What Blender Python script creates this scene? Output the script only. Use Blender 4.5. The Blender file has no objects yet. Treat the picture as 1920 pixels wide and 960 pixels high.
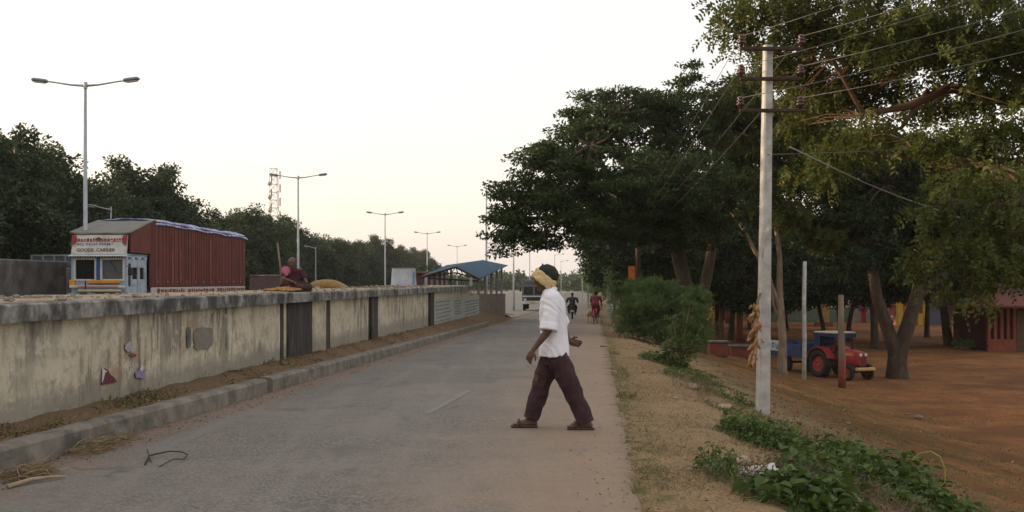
import bpy, math, random
import numpy as np
from mathutils import Vector, Matrix, Quaternion, noise as mnoise

R = math.radians
rnd = random.Random(11)
rg = np.random.default_rng(7)
scn = bpy.context.scene
col = scn.collection
EYE, FPX, CX, HY = 1.52, 2000.0, 960.0, 527.0

def P(px, py, d):
    return Vector(((px-CX)/FPX*d, d, EYE-(py-HY)/FPX*d))

# ------------------------------------------------------------------ terrain profile
def zr(Y):  return -0.015*(np.clip(Y, -30, 120)-10.94)
def XL(Y):  return -3.9+0.068*(Y-8.14)
def XR(Y):  return 1.15+0.079*(Y-10.94)
def XW(Y):  return -4.66+0.075*(Y-9.7)
WALL_END = 47.0
def sstep(a, b, x):
    t = np.clip((x-a)/(b-a), 0, 1); return t*t*(3-2*t)
def ground_z(X, Y):
    X = np.asarray(X, float); Y = np.asarray(Y, float)
    r = zr(Y); xl, xr, xw = XL(Y), XR(Y), XW(Y)
    fade = 1-sstep(54, 74, Y)
    z = r-0.05
    # strip of earth between kerb and wall
    baserel = 0.20+0.35*np.clip((Y-9.7)/36, 0, 1)
    t = np.clip((xl-0.12-X)/np.maximum(xl-0.12-xw, .3), 0, 1)
    verge = r-0.05+(0.23+(baserel-0.20)*t**0.8)*fade + 0.03*np.sin(X*9+Y*2.3)*np.sin(Y*3.1)*fade*(t > .1)
    z = np.where(X < xl-0.1, verge, z)
    deck = np.where(Y > 0, -0.22+(r-0.05+0.22)*sstep(50, 90, Y), -0.22)
    z = np.where(X < xw-0.5, deck, z)
    # shoulder and bank falling to the red field
    s = X-xr
    field = -2.5+0.10*np.sin(X*.21+1.3)*np.sin(Y*.17)+0.03*np.sin(X*1.1)*np.sin(Y*.9+2)
    k = np.clip(s-0.9, 0, None)
    bank = r-0.045-0.05*np.clip(s, 0, .9)-0.27*k+0.035*np.sin(X*3.1+Y*1.3)*np.clip(s, 0, 1)+0.02*np.sin(X*7-Y*5)*np.clip(s, 0, 1)
    d = bank-field
    sm = field+np.where(d > .5, d, np.where(d < -.5, 0, (d+.5)**2/2))
    z = np.where(s > 0, sm, z)
    return z
def gz(x, y): return float(ground_z(x, y))
_D = np.concatenate([np.arange(4, 60, .02), np.arange(60, 400, .1)])
def G(px, py):
    """where the line of sight through a point of the photograph meets the ground"""
    X = (px-CX)/FPX*_D; Z = EYE-(py-HY)/FPX*_D
    hit = np.nonzero(Z <= ground_z(X, _D))[0]
    d = _D[hit[0]] if len(hit) else 300.0
    x = (px-CX)/FPX*d
    return Vector((x, d, gz(x, d)))

# ------------------------------------------------------------------ objects
def tag(o, label=None, cat=None, group=None, kind=None):
    if label: o['label'] = label
    if cat: o['category'] = cat
    if group: o['group'] = group
    if kind: o['kind'] = kind
    return o
def thing(name, label, cat, loc=(0, 0, 0), rz=0, group=None):
    o = bpy.data.objects.new(name, None); col.objects.link(o)
    o.location = loc; o.rotation_euler = (0, 0, rz); o.empty_display_size = .2
    return tag(o, label, cat, group)
def copy_tree(o, parent=None):
    c = o.copy(); col.objects.link(c)
    if parent: c.parent = parent
    for ch in list(o.children): copy_tree(ch, c)
    return c
def wmat(o):
    m = Matrix.Translation(o.location) @ o.rotation_euler.to_matrix().to_4x4() @ Matrix.Diagonal((*o.scale, 1))
    return wmat(o.parent) @ m if o.parent else m
def link(name, me, mat, parent=None, world=False):
    o = bpy.data.objects.new(name, me); col.objects.link(o)
    if mat: me.materials.append(mat)
    if parent:
        if world: me.transform(wmat(parent).inverted())
        o.parent = parent
    return o

class MB:
    def __init__(s): s.v = []; s.f = []
    def add(s, vs, fs):
        b = len(s.v); s.v += [tuple(v) for v in vs]; s.f += [tuple(b+i for i in f) for f in fs]; return s
    def box(s, c, size, rot=None, taper=1.0):
        x, y, z = [k/2 for k in size]
        vs = [Vector((a*x*(taper if q > 0 else 1), b*y*(taper if q > 0 else 1), q*z)) for q in (-1, 1) for a, b in ((-1, -1), (1, -1), (1, 1), (-1, 1))]
        if rot is not None: vs = [rot @ v for v in vs]
        c = Vector(c)
        return s.add([v+c for v in vs], [(3, 2, 1, 0), (4, 5, 6, 7), (0, 1, 5, 4), (1, 2, 6, 5), (2, 3, 7, 6), (3, 0, 4, 7)])
    def bbox(s, c, size, b=.02, rot=None):
        """box with its edges chamfered"""
        x, y, z = [k/2 for k in size]; b = min(b, x*.9, y*.9, z*.9)
        vs = []; fs = []
        def ring(ix, iy, zz):
            return [Vector(p) for p in ((-ix, -iy+b, zz), (-ix+b, -iy, zz), (ix-b, -iy, zz), (ix, -iy+b, zz), (ix, iy-b, zz), (ix-b, iy, zz), (-ix+b, iy, zz), (-ix, iy-b, zz))]
        vs = ring(x-b, y-b, -z)+ring(x, y, -z+b)+ring(x, y, z-b)+ring(x-b, y-b, z)
        fs.append(tuple(range(7, -1, -1))); fs.append(tuple(range(24, 32)))
        for k in range(3):
            for i in range(8):
                j = (i+1) % 8; fs.append((k*8+i, k*8+j, k*8+8+j, k*8+8+i))
        if rot is not None: vs = [rot @ v for v in vs]
        c = Vector(c)
        return s.add([v+c for v in vs], fs)
    def tube(s, pts, rad, n=8, cap=True, squash=1.0):
        pts = [Vector(p) for p in pts]
        if not hasattr(rad, '__len__'): rad = [rad]*len(pts)
        vs = []; prev = None
        for i, p in enumerate(pts):
            t = (pts[min(i+1, len(pts)-1)]-pts[max(i-1, 0)])
            if t.length < 1e-9: t = Vector((0, 0, 1))
            t.normalize()
            if prev is None:
                a = t.orthogonal().normalized()
            else:
                a = (prev-t*prev.dot(t))
                a = a.normalized() if a.length > 1e-6 else t.orthogonal().normalized()
            prev = a; b = t.cross(a)
            for k in range(n):
                q = 2*math.pi*k/n
                vs.append(p+a*(math.cos(q)*rad[i])+b*(math.sin(q)*rad[i]*squash))
        fs = []
        for i in range(len(pts)-1):
            for k in range(n):
                j = (k+1) % n; fs.append((i*n+k, i*n+j, (i+1)*n+j, (i+1)*n+k))
        if cap:
            fs.append(tuple(range(n-1, -1, -1))); m = (len(pts)-1)*n; fs.append(tuple(range(m, m+n)))
        return s.add(vs, fs)
    def caps(s, p0, r0, p1, r1, n=12):
        """capsule with rounded ends"""
        p0, p1 = Vector(p0), Vector(p1); t = (p1-p0); L = max(t.length, 1e-6); t /= L
        pts = []; rr = []
        for a in (80, 60, 40, 20): pts.append(p0-t*r0*math.sin(R(a))); rr.append(r0*math.cos(R(a)))
        pts += [p0, p1]; rr += [r0, r1]
        for a in (20, 40, 60, 80): pts.append(p1+t*r1*math.sin(R(a))); rr.append(r1*math.cos(R(a)))
        return s.tube(pts, rr, n)
    def ell(s, c, rad, rot=None, n=16, m=10):
        c = Vector(c); vs = [Vector((0, 0, -1))]
        for i in range(1, m):
            a = -math.pi/2+math.pi*i/m
            for k in range(n):
                q = 2*math.pi*k/n; vs.append(Vector((math.cos(a)*math.cos(q), math.cos(a)*math.sin(q), math.sin(a))))
        vs.append(Vector((0, 0, 1))); fs = []
        for k in range(n): fs.append((0, 1+(k+1) % n, 1+k))
        for i in range(m-2):
            for k in range(n):
                j = (k+1) % n; fs.append((1+i*n+k, 1+i*n+j, 1+(i+1)*n+j, 1+(i+1)*n+k))
        t = len(vs)-1
        for k in range(n): fs.append((t, t-n+k, t-n+(k+1) % n))
        vs = [Vector((v.x*rad[0], v.y*rad[1], v.z*rad[2])) for v in vs]
        if rot is not None: vs = [rot @ v for v in vs]
        return s.add([v+c for v in vs], fs)
    def loft(s, rings):
        """rings of equal length, closed ends"""
        n = len(rings[0]); vs = [v for r_ in rings for v in r_]; fs = [tuple(range(n-1, -1, -1))]
        for i in range(len(rings)-1):
            for k in range(n):
                j = (k+1) % n; fs.append((i*n+k, i*n+j, (i+1)*n+j, (i+1)*n+k))
        m = (len(rings)-1)*n; fs.append(tuple(range(m, m+n)))
        return s.add(vs, fs)
    def eloft(s, secs, ax=Vector((1, 0, 0)), ay=Vector((0, 1, 0)), n=20, p=2.3):
        rings = []
        for c, a, b in secs:
            c = Vector(c); ring = []
            for k in range(n):
                q = 2*math.pi*k/n; cs, sn = math.cos(q), math.sin(q)
                ring.append(c+ax*(a*math.copysign(abs(cs)**(2/p), cs))+ay*(b*math.copysign(abs(sn)**(2/p), sn)))
            rings.append(ring)
        return s.loft(rings)
    def lathe(s, prof, c=(0, 0, 0), axis='y', n=24):
        """closed profile of (radius, offset along the axis) turned about the axis"""
        c = Vector(c); vs = []; m = len(prof)
        for k in range(n):
            q = 2*math.pi*k/n
            for r_, o in prof:
                if axis == 'y': v = Vector((math.cos(q)*r_, o, math.sin(q)*r_))
                elif axis == 'x': v = Vector((o, math.cos(q)*r_, math.sin(q)*r_))
                else: v = Vector((math.cos(q)*r_, math.sin(q)*r_, o))
                vs.append(v+c)
        fs = []
        for k in range(n):
            kk = (k+1) % n
            for i in range(m):
                j = (i+1) % m; fs.append((k*m+i, kk*m+i, kk*m+j, k*m+j))
        return s.add(vs, fs)
    def prism(s, outline, off):
        """flat outline pushed out along off"""
        n = len(outline); a = [Vector(p) for p in outline]; b = [p+Vector(off) for p in a]
        fs = [tuple(range(n-1, -1, -1)), tuple(range(n, 2*n))]+[(i, (i+1) % n, n+(i+1) % n, n+i) for i in range(n)]
        return s.add(a+b, fs)
    def mesh(s, name, smooth=False):
        me = bpy.data.meshes.new(name); me.from_pydata(s.v, [], s.f); me.update()
        if smooth: me.polygons.foreach_set('use_smooth', [True]*len(me.polygons))
        return me
    def build(s, name, mat, parent=None, world=False, smooth=False, fixn=False):
        me = s.mesh(name, smooth)
        if fixn:
            import bmesh
            bm = bmesh.new(); bm.from_mesh(me); bmesh.ops.recalc_face_normals(bm, faces=bm.faces); bm.to_mesh(me); bm.free()
        o = link(name, me, mat, parent, world)
        if smooth == 'auto':
            o.modifiers.new('e', 'EDGE_SPLIT').split_angle = R(38)
        return o

def baked(mb, voxel, smooth=4, wrinkle=None):
    """one continuous skin over overlapping limbs"""
    me = mb.mesh('tmp'); o = bpy.data.objects.new('tmp', me); tsc = bpy.data.scenes.new('tmp'); tsc.collection.objects.link(o)
    import bmesh
    bm = bmesh.new(); bm.from_mesh(me); bmesh.ops.recalc_face_normals(bm, faces=bm.faces); bm.to_mesh(me); bm.free()
    m = o.modifiers.new('r', 'REMESH'); m.mode = 'VOXEL'; m.voxel_size = voxel; m.use_smooth_shade = True
    q = o.modifiers.new('s', 'SMOOTH'); q.iterations = smooth; q.factor = .5
    tsc.view_layers[0].update(); dg = tsc.view_layers[0].depsgraph
    out = bpy.data.meshes.new_from_object(o.evaluated_get(dg))
    bpy.data.objects.remove(o); bpy.data.meshes.remove(me); bpy.data.scenes.remove(tsc)
    if wrinkle:
        out.update()
        n = len(out.vertices); C = np.empty(n*3, np.float32); N = np.empty(n*3, np.float32)
        out.vertices.foreach_get('co', C); out.vertex_normals.foreach_get('vector', N); C = C.reshape(-1, 3)
        W = np.array([wrinkle(Vector(c)) for c in C.tolist()], np.float32)
        out.vertices.foreach_set('co', (C+N.reshape(-1, 3)*W[:, None]).ravel()); out.update()
    out.polygons.foreach_set('use_smooth', [True]*len(out.polygons))
    return out

# ------------------------------------------------------------------ materials
def newmat(name):
    m = bpy.data.materials.new(name); m.use_nodes = True
    nt = m.node_tree; nt.nodes.clear()
    out = nt.nodes.new('ShaderNodeOutputMaterial'); b = nt.nodes.new('ShaderNodeBsdfPrincipled')
    nt.links.new(b.outputs[0], out.inputs[0])
    b.inputs['Specular IOR Level'].default_value = .3
    return m, nt, b
def nd(nt, t, **kw):
    n = nt.nodes.new(t)
    for k, v in kw.items(): setattr(n, k, v)
    return n
def coords(nt, scale=(1, 1, 1), src='Object'):
    tc = nd(nt, 'ShaderNodeTexCoord'); mp = nd(nt, 'ShaderNodeMapping'); mp.inputs['Scale'].default_value = scale
    nt.links.new(tc.outputs[src], mp.inputs[0]); return mp.outputs[0]
def noise(nt, vec, scale, detail=4, rough=.55, dist=0):
    n = nd(nt, 'ShaderNodeTexNoise'); n.inputs['Scale'].default_value = scale; n.inputs['Detail'].default_value = detail
    n.inputs['Roughness'].default_value = rough; n.inputs['Distortion'].default_value = dist
    if vec is not None: nt.links.new(vec, n.inputs['Vector'])
    return n.outputs['Fac']
def ramp(nt, fac, a, b, ca=(0, 0, 0, 1), cb=(1, 1, 1, 1)):
    n = nd(nt, 'ShaderNodeValToRGB'); e = n.color_ramp.elements
    e[0].position = a; e[0].color = ca; e[1].position = b; e[1].color = cb
    nt.links.new(fac, n.inputs[0]); return n.outputs[0]
def mixc(nt, fac, a, b, mode='MIX'):
    n = nd(nt, 'ShaderNodeMix', data_type='RGBA', blend_type=mode)
    for k, v in (('Factor', fac), ('A', a), ('B', b)):
        i = [x for x in n.inputs if x.name == k and (x.type == 'RGBA' if k != 'Factor' else x.type == 'VALUE')][0]
        if hasattr(v, 'is_linked') or hasattr(v, 'node'): nt.links.new(v, i)
        elif k == 'Factor': i.default_value = v
        else: i.default_value = (*v, 1) if len(v) == 3 else v
    return [x for x in n.outputs if x.type == 'RGBA'][0]
def math_(nt, op, a, b=None):
    n = nd(nt, 'ShaderNodeMath', operation=op)
    for i, v in enumerate((a, b)):
        if v is None: continue
        if hasattr(v, 'node'): nt.links.new(v, n.inputs[i])
        else: n.inputs[i].default_value = v
    return n.outputs[0]
def bump(nt, b, h, strength=.3, dist=.02):
    n = nd(nt, 'ShaderNodeBump'); n.inputs['Strength'].default_value = strength; n.inputs['Distance'].default_value = dist
    nt.links.new(h, n.inputs['Height']); nt.links.new(n.outputs[0], b.inputs['Normal'])
def attr(nt, name):
    n = nd(nt, 'ShaderNodeAttribute', attribute_name=name); return n.outputs['Fac']
def plain(name, c, rough=.6, var=.25, scale=6, metal=0, grime=None, bmp=0, bscale=None, stretch=(1, 1, 1), gr=(.5, .7), spec=.3):
    m, nt, b = newmat(name); v = coords(nt, stretch)
    f = noise(nt, v, scale, 5)
    lo = tuple(max(0, x*(1-var)) for x in c); hi = tuple(min(1, x*(1+var)) for x in c)
    cc = mixc(nt, ramp(nt, f, .3, .7), lo, hi)
    if grime:
        cc = mixc(nt, ramp(nt, noise(nt, v, scale*.45, 6, .65), *gr), cc, grime)
    nt.links.new(cc, b.inputs['Base Color'])
    b.inputs['Roughness'].default_value = rough; b.inputs['Metallic'].default_value = metal
    b.inputs['Specular IOR Level'].default_value = spec
    if bmp: bump(nt, b, noise(nt, v, bscale or scale*4, 5), bmp)
    return m
def leafmat(name, c0, c1, trans=.3, c2=None, rough=.55):
    m, nt, b = newmat(name)
    t = attr(nt, 'tone')
    cc = mixc(nt, t, c0, c1)
    if c2 is not None:
        cc = mixc(nt, ramp(nt, t, .9, .97), cc, c2)
    oi = nd(nt, 'ShaderNodeObjectInfo')
    cc = mixc(nt, math_(nt, 'MULTIPLY', oi.outputs['Random'], .35), cc, (c0[0]*.6, c0[1]*.6, c0[2]*.6))
    nt.links.new(cc, b.inputs['Base Color']); b.inputs['Roughness'].default_value = rough; b.inputs['Specular IOR Level'].default_value = .2
    tr = nd(nt, 'ShaderNodeBsdfTranslucent'); nt.links.new(cc, tr.inputs[0])
    mx = nd(nt, 'ShaderNodeMixShader'); mx.inputs[0].default_value = trans
    nt.links.new(b.outputs[0], mx.inputs[1]); nt.links.new(tr.outputs[0], mx.inputs[2])
    out = [n for n in nt.nodes if n.type == 'OUTPUT_MATERIAL'][0]; nt.links.new(mx.outputs[0], out.inputs[0])
    return m

M = {}
def mk_ground():
    m, nt, b = newmat('earth'); v = coords(nt)
    dry, red, gr = attr(nt, 'dry'), attr(nt, 'red'), attr(nt, 'green')
    n1 = noise(nt, v, .5, 7, .68); n2 = noise(nt, v, 4, 6, .65); n3 = noise(nt, v, 38, 4, .7)
    earth = mixc(nt, ramp(nt, n2, .3, .7), (.105, .072, .045), (.17, .115, .07))
    straw = mixc(nt, ramp(nt, n3, .35, .65), (.13, .088, .048), (.34, .245, .135))
    straw = mixc(nt, ramp(nt, n2, .52, .66), straw, (.20, .125, .072))
    redc = mixc(nt, ramp(nt, n1, .42, .6), (.145, .062, .024), (.27, .118, .042))
    redc = mixc(nt, ramp(nt, n2, .5, .75), redc, (.105, .05, .024))
    redc = mixc(nt, math_(nt, 'MULTIPLY', ramp(nt, n3, .36, .48, (1, 1, 1, 1), (0, 0, 0, 1)), .6), redc, (.07, .032, .016))
    redc = mixc(nt, math_(nt, 'MULTIPLY', ramp(nt, noise(nt, v, 1.6, 6, .7), .5, .6), .4), redc, (.10, .052, .026))
    litter = ramp(nt, n3, .58, .64)
    redc = mixc(nt, math_(nt, 'MULTIPLY', litter, ramp(nt, noise(nt, v, .8, 4), .42, .62)), redc, (.22, .17, .06))
    c = mixc(nt, dry, earth, straw); c = mixc(nt, red, c, redc)
    c = mixc(nt, math_(nt, 'MULTIPLY', gr, ramp(nt, n2, .45, .6)), c, (.06, .08, .022))
    nt.links.new(c, b.inputs['Base Color']); b.inputs['Roughness'].default_value = .95; b.inputs['Specular IOR Level'].default_value = .1
    bump(nt, b, math_(nt, 'ADD', n3, math_(nt, 'MULTIPLY', n2, 2.0)), .7, .02)
    return m
def mk_road():
    m, nt, b = newmat('worn_asphalt'); v = coords(nt)
    ac = attr(nt, 'across')
    fine = noise(nt, v, 42, 4, .8); mid = noise(nt, v, 6, 6, .65); big = noise(nt, v, .45, 5, .6)
    vs = coords(nt, (2.2, .12, 1)); streak = noise(nt, vs, 1.0, 4)
    c = mixc(nt, ramp(nt, fine, .42, .58), (.062, .057, .050), (.205, .186, .160))
    c = mixc(nt, math_(nt, 'MULTIPLY', ramp(nt, big, .42, .62), .6), c, (.185, .165, .138))
    c = mixc(nt, math_(nt, 'MULTIPLY', ramp(nt, mid, .50, .64), .45), c, (.095, .086, .075))
    c = mixc(nt, math_(nt, 'MULTIPLY', ramp(nt, streak, .5, .68), .45), c, (.20, .185, .165))
    vor = nd(nt, 'ShaderNodeTexVoronoi'); vor.inputs['Scale'].default_value = 34; nt.links.new(v, vor.inputs['Vector'])
    c = mixc(nt, math_(nt, 'MULTIPLY', ramp(nt, vor.outputs['Distance'], .0, .25, (1, 1, 1, 1), (0, 0, 0, 1)), .35), c, (.32, .30, .27))
    crack = nd(nt, 'ShaderNodeTexVoronoi', feature='DISTANCE_TO_EDGE'); crack.inputs['Scale'].default_value = .28
    c = mixc(nt, math_(nt, 'MULTIPLY', ramp(nt, noise(nt, coords(nt, (1, .35, 1)), 1.1, 5, .7), .56, .62), .4), c, (.075, .07, .062))
    vw = nd(nt, 'ShaderNodeVectorMath', operation='ADD'); nt.links.new(v, vw.inputs[0])
    nz = nd(nt, 'ShaderNodeTexNoise'); nz.inputs['Scale'].default_value = 2.5; nz.inputs['Detail'].default_value = 5; nt.links.new(v, nz.inputs['Vector'])
    sc = nd(nt, 'ShaderNodeVectorMath', operation='SCALE'); sc.inputs['Scale'].default_value = .5; nt.links.new(nz.outputs['Color'], sc.inputs[0]); nt.links.new(sc.outputs[0], vw.inputs[1])
    nt.links.new(vw.outputs[0], crack.inputs['Vector'])
    cr = math_(nt, 'MULTIPLY', ramp(nt, crack.outputs['Distance'], .0, .012, (1, 1, 1, 1), (0, 0, 0, 1)), ramp(nt, noise(nt, v, .3, 3), .52, .6))
    c = mixc(nt, math_(nt, 'MULTIPLY', cr, .55), c, (.05, .046, .04))
    # dust blown over the edges
    dust = math_(nt, 'ADD', ramp(nt, ac, .55, 1.05), math_(nt, 'MULTIPLY', math_(nt, 'SUBTRACT', noise(nt, v, 1.3, 6, .65), .5), 1.1))
    c = mixc(nt, math_(nt, 'MULTIPLY', ramp(nt, dust, .1, 1.15), .72), c, (.29, .20, .125))
    dl = math_(nt, 'ADD', ramp(nt, ac, .0, .20, (1, 1, 1, 1), (0, 0, 0, 1)), math_(nt, 'MULTIPLY', math_(nt, 'SUBTRACT', noise(nt, v, 2.0, 6, .65), .5), 1.6))
    c = mixc(nt, math_(nt, 'MULTIPLY', ramp(nt, dl, .45, 1.0), .8), c, (.20, .125, .085))
    nt.links.new(c, b.inputs['Base Color']); b.inputs['Roughness'].default_value = .85
    bump(nt, b, math_(nt, 'ADD', fine, mid), .35, .008)
    return m
def mk_plaster():
    m, nt, b = newmat('stained_cream_plaster')
    v = coords(nt); vs = coords(nt, (2.6, 1, .45)); vb = coords(nt, (1, 1, 1))
    sep = nd(nt, 'ShaderNodeSeparateXYZ'); nt.links.new(v, sep.inputs[0])
    n1 = noise(nt, v, 1.1, 7, .65); n2 = noise(nt, v, 7, 6, .7); st = noise(nt, vs, 1.2, 6, .6)
    c = mixc(nt, ramp(nt, n1, .35, .65), (.56, .505, .375), (.45, .405, .30))
    c = mixc(nt, math_(nt, 'MULTIPLY', ramp(nt, n2, .50, .62), .6), c, (.30, .255, .175))
    c = mixc(nt, math_(nt, 'MULTIPLY', math_(nt, 'MULTIPLY', ramp(nt, st, .50, .62), ramp(nt, noise(nt, v, .6, 4), .42, .56)), .8), c, (.15, .135, .11))
    c = mixc(nt, math_(nt, 'MULTIPLY', math_(nt, 'MULTIPLY', ramp(nt, noise(nt, vs, 2.9, 5, .7), .50, .60), ramp(nt, noise(nt, v, .55, 4), .46, .58)), .8), c, (.075, .068, .057))
    c = mixc(nt, math_(nt, 'MULTIPLY', ramp(nt, noise(nt, v, 1.7, 8, .75), .52, .57), .55), c, (.25, .22, .17))
    c = mixc(nt, math_(nt, 'MULTIPLY', ramp(nt, noise(nt, v, 3.1, 8, .75), .56, .58), .6), c, (.58, .54, .43))
    c = mixc(nt, math_(nt, 'MULTIPLY', ramp(nt, noise(nt, v, .7, 6, .7), .58, .66), .6), c, (.31, .20, .12))
    # damp at the foot and run-off under the coping, ragged
    zz = math_(nt, 'ADD', sep.outputs[2], math_(nt, 'MULTIPLY', math_(nt, 'SUBTRACT', noise(nt, v, 3.2, 6, .7), .5), .55))
    c = mixc(nt, math_(nt, 'MULTIPLY', ramp(nt, zz, .30, .48, (1, 1, 1, 1), (0, 0, 0, 1)), .75), c, (.21, .195, .16))
    zt = math_(nt, 'ADD', sep.outputs[2], math_(nt, 'MULTIPLY', math_(nt, 'SUBTRACT', st, .5), 1.6))
    c = mixc(nt, math_(nt, 'MULTIPLY', ramp(nt, zt, 1.06, 1.22), .75), c, (.20, .13, .075))
    nt.links.new(c, b.inputs['Base Color']); b.inputs['Roughness'].default_value = .92
    bump(nt, b, math_(nt, 'ADD', n2, n1), .4, .012)
    return m

M['ground'] = mk_ground(); M['road'] = mk_road(); M['plaster'] = mk_plaster()
M['highway'] = plain('pale_road', (.20, .18, .155), .9, .2, 3, bmp=.3)
M['concrete'] = plain('weathered_concrete', (.22, .21, .19), .9, .3, 3.5, grime=(.07, .068, .06), bmp=.4, gr=(.45, .62))
M['coping'] = plain('mildewed_coping', (.24, .232, .21), .92, .45, 7.0, grime=(.06, .058, .054), bmp=.5, gr=(.42, .58), stretch=(1, 1, .75))
M['kerb'] = plain('kerb_concrete', (.185, .168, .14), .92, .3, 5, grime=(.085, .075, .062), bmp=.4)
M['sand'] = plain('dusty_fill', (.33, .255, .17), .95, .25, 7, grime=(.19, .145, .10), bmp=.6, bscale=40)
M['mildew'] = plain('black_mildew', (.045, .040, .036), .95, .6, 5, stretch=(3, 3, .4), grime=(.16, .14, .11), gr=(.56, .70), bmp=.3)
M['notice'] = plain('faded_whitewash', (.34, .35, .32), .9, .2, 9, grime=(.25, .24, .2), stretch=(1, 1, 3))
M['noticebar'] = plain('faded_lettering', (.17, .19, .19), .9, .2, 9)
M['pole'] = plain('cast_concrete', (.40, .39, .365), .88, .25, 5, grime=(.24, .235, .22), bmp=.35, bscale=30)
M['galv'] = plain('galvanised_steel', (.34, .36, .37), .5, .15, 4, metal=.4)
M['lamp'] = plain('grey_lamp', (.16, .17, .18), .45, .2, 4)
M['lens'] = plain('lamp_glass', (.55, .55, .52), .2, .1, 4)
M['rust'] = plain('rusty_iron', (.045, .026, .019), .8, .4, 8)
M['insul'] = plain('brown_porcelain', (.045, .016, .012), .25, .3, 8, spec=.5)
M['wire'] = plain('aluminium_wire', (.10, .095, .085), .5, .1, 8)
M['bark'] = plain('dark_bark', (.055, .038, .026), .95, .45, 7, stretch=(1, 1, .3), bmp=.7, bscale=14)
M['palebark'] = plain('pale_bark', (.20, .15, .105), .95, .35, 7, stretch=(1, 1, .3), bmp=.6, bscale=14)
M['redbark'] = plain('reddish_bark', (.105, .055, .034), .95, .4, 7, stretch=(1, 1, .3), bmp=.6, bscale=14)
M['redpaint'] = plain('brick_red_limewash', (.15, .045, .028), .9, .3, 8)
M['wood'] = plain('grey_wood', (.17, .125, .09), .9, .3, 6, stretch=(1, 1, .2), bmp=.4)
M['leaf_big'] = leafmat('deep_green_leaf', (.020, .040, .011), (.066, .104, .028), .28)
M['leaf_near'] = leafmat('olive_leaf', (.042, .058, .012), (.125, .145, .030), .42, (.26, .13, .03))
M['leaf_yel'] = leafmat('yellowing_leaf', (.045, .066, .014), (.135, .15, .028), .38, (.30, .12, .02))
M['leaf_row'] = leafmat('row_leaf', (.020, .036, .014), (.062, .088, .032), .22)
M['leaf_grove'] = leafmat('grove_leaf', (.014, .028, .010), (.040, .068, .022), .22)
M['leaf_shrub'] = leafmat('feathery_leaf', (.080, .140, .045), (.200, .280, .100), .4)
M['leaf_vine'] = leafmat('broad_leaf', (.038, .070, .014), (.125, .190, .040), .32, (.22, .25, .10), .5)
[n for n in M['leaf_vine'].node_tree.nodes if n.type == 'BSDF_PRINCIPLED'][0].inputs['Specular IOR Level'].default_value = .28
M['leaf_dry'] = leafmat('dry_scrub', (.14, .10, .06), (.24, .18, .10), .3)
M['straw'] = leafmat('dry_straw', (.13, .09, .045), (.35, .26, .14), .2)
M['grassg'] = leafmat('green_grass', (.07, .085, .025), (.19, .18, .07), .3)
M['litter'] = leafmat('fallen_leaf', (.10, .065, .03), (.26, .19, .08), .1, (.45, .40, .28))
M['stone'] = plain('stone', (.33, .25, .19), .9, .3, 9, bmp=.5)
M['rubble'] = plain('broken_concrete', (.21, .18, .145), .95, .35, 9, bmp=.5)

# ------------------------------------------------------------------ sky, sun, camera
SUN_EL, SUN_AZ = 9.0, -80.0       # azimuth from +Y towards +X
w = bpy.data.worlds.new('World'); scn.world = w; w.use_nodes = True
nt = w.node_tree; bg = nt.nodes['Background']
sky = nt.nodes.new('ShaderNodeTexSky'); sky.sky_type = 'NISHITA'; sky.sun_disc = False
sky.sun_elevation = R(SUN_EL); sky.sun_rotation = R(SUN_AZ); sky.air_density = 1.0; sky.dust_density = 3.5; sky.ozone_density = 1.0
veil = nt.nodes.new('ShaderNodeMix'); veil.data_type = 'RGBA'; veil.blend_type = 'ADD'
veil.inputs[0].default_value = 1.0
nt.links.new(sky.outputs[0], veil.inputs[6]); veil.inputs[7].default_value = (5.75, 5.15, 4.8, 1)   # high thin cloud whitening the whole sky
nt.links.new(veil.outputs[2], bg.inputs[0]); bg.inputs[1].default_value = .10
sl = bpy.data.lights.new('sun', 'SUN'); sl.energy = 4.0; sl.angle = R(.5); sl.color = (1.0, .76, .52)
so = bpy.data.objects.new('sun', sl); col.objects.link(so)
sd = Vector((math.sin(R(SUN_AZ))*math.cos(R(SUN_EL)), math.cos(R(SUN_AZ))*math.cos(R(SUN_EL)), math.sin(R(SUN_EL))))
so.rotation_euler = sd.to_track_quat('Z', 'Y').to_euler(); so.location = sd*60+Vector((0, 20, 0))
cam = bpy.data.cameras.new('camera'); co = bpy.data.objects.new('camera', cam); col.objects.link(co)
co.location = (0, 0, EYE); co.rotation_euler = (R(90), 0, 0)
cam.sensor_width = 36; cam.lens = 36*FPX/1920; cam.shift_y = (HY-480)/1920; cam.clip_end = 3000; cam.clip_start = .05
scn.camera = co
scn.view_settings.view_transform = 'Standard'; scn.view_settings.look = 'None'; scn.view_settings.exposure = 0.55; scn.view_settings.gamma = 1
scn.cycles.max_bounces = 8; scn.cycles.transparent_max_bounces = 12; scn.cycles.volume_bounces = 1
scn.cycles.use_denoising = True

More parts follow.
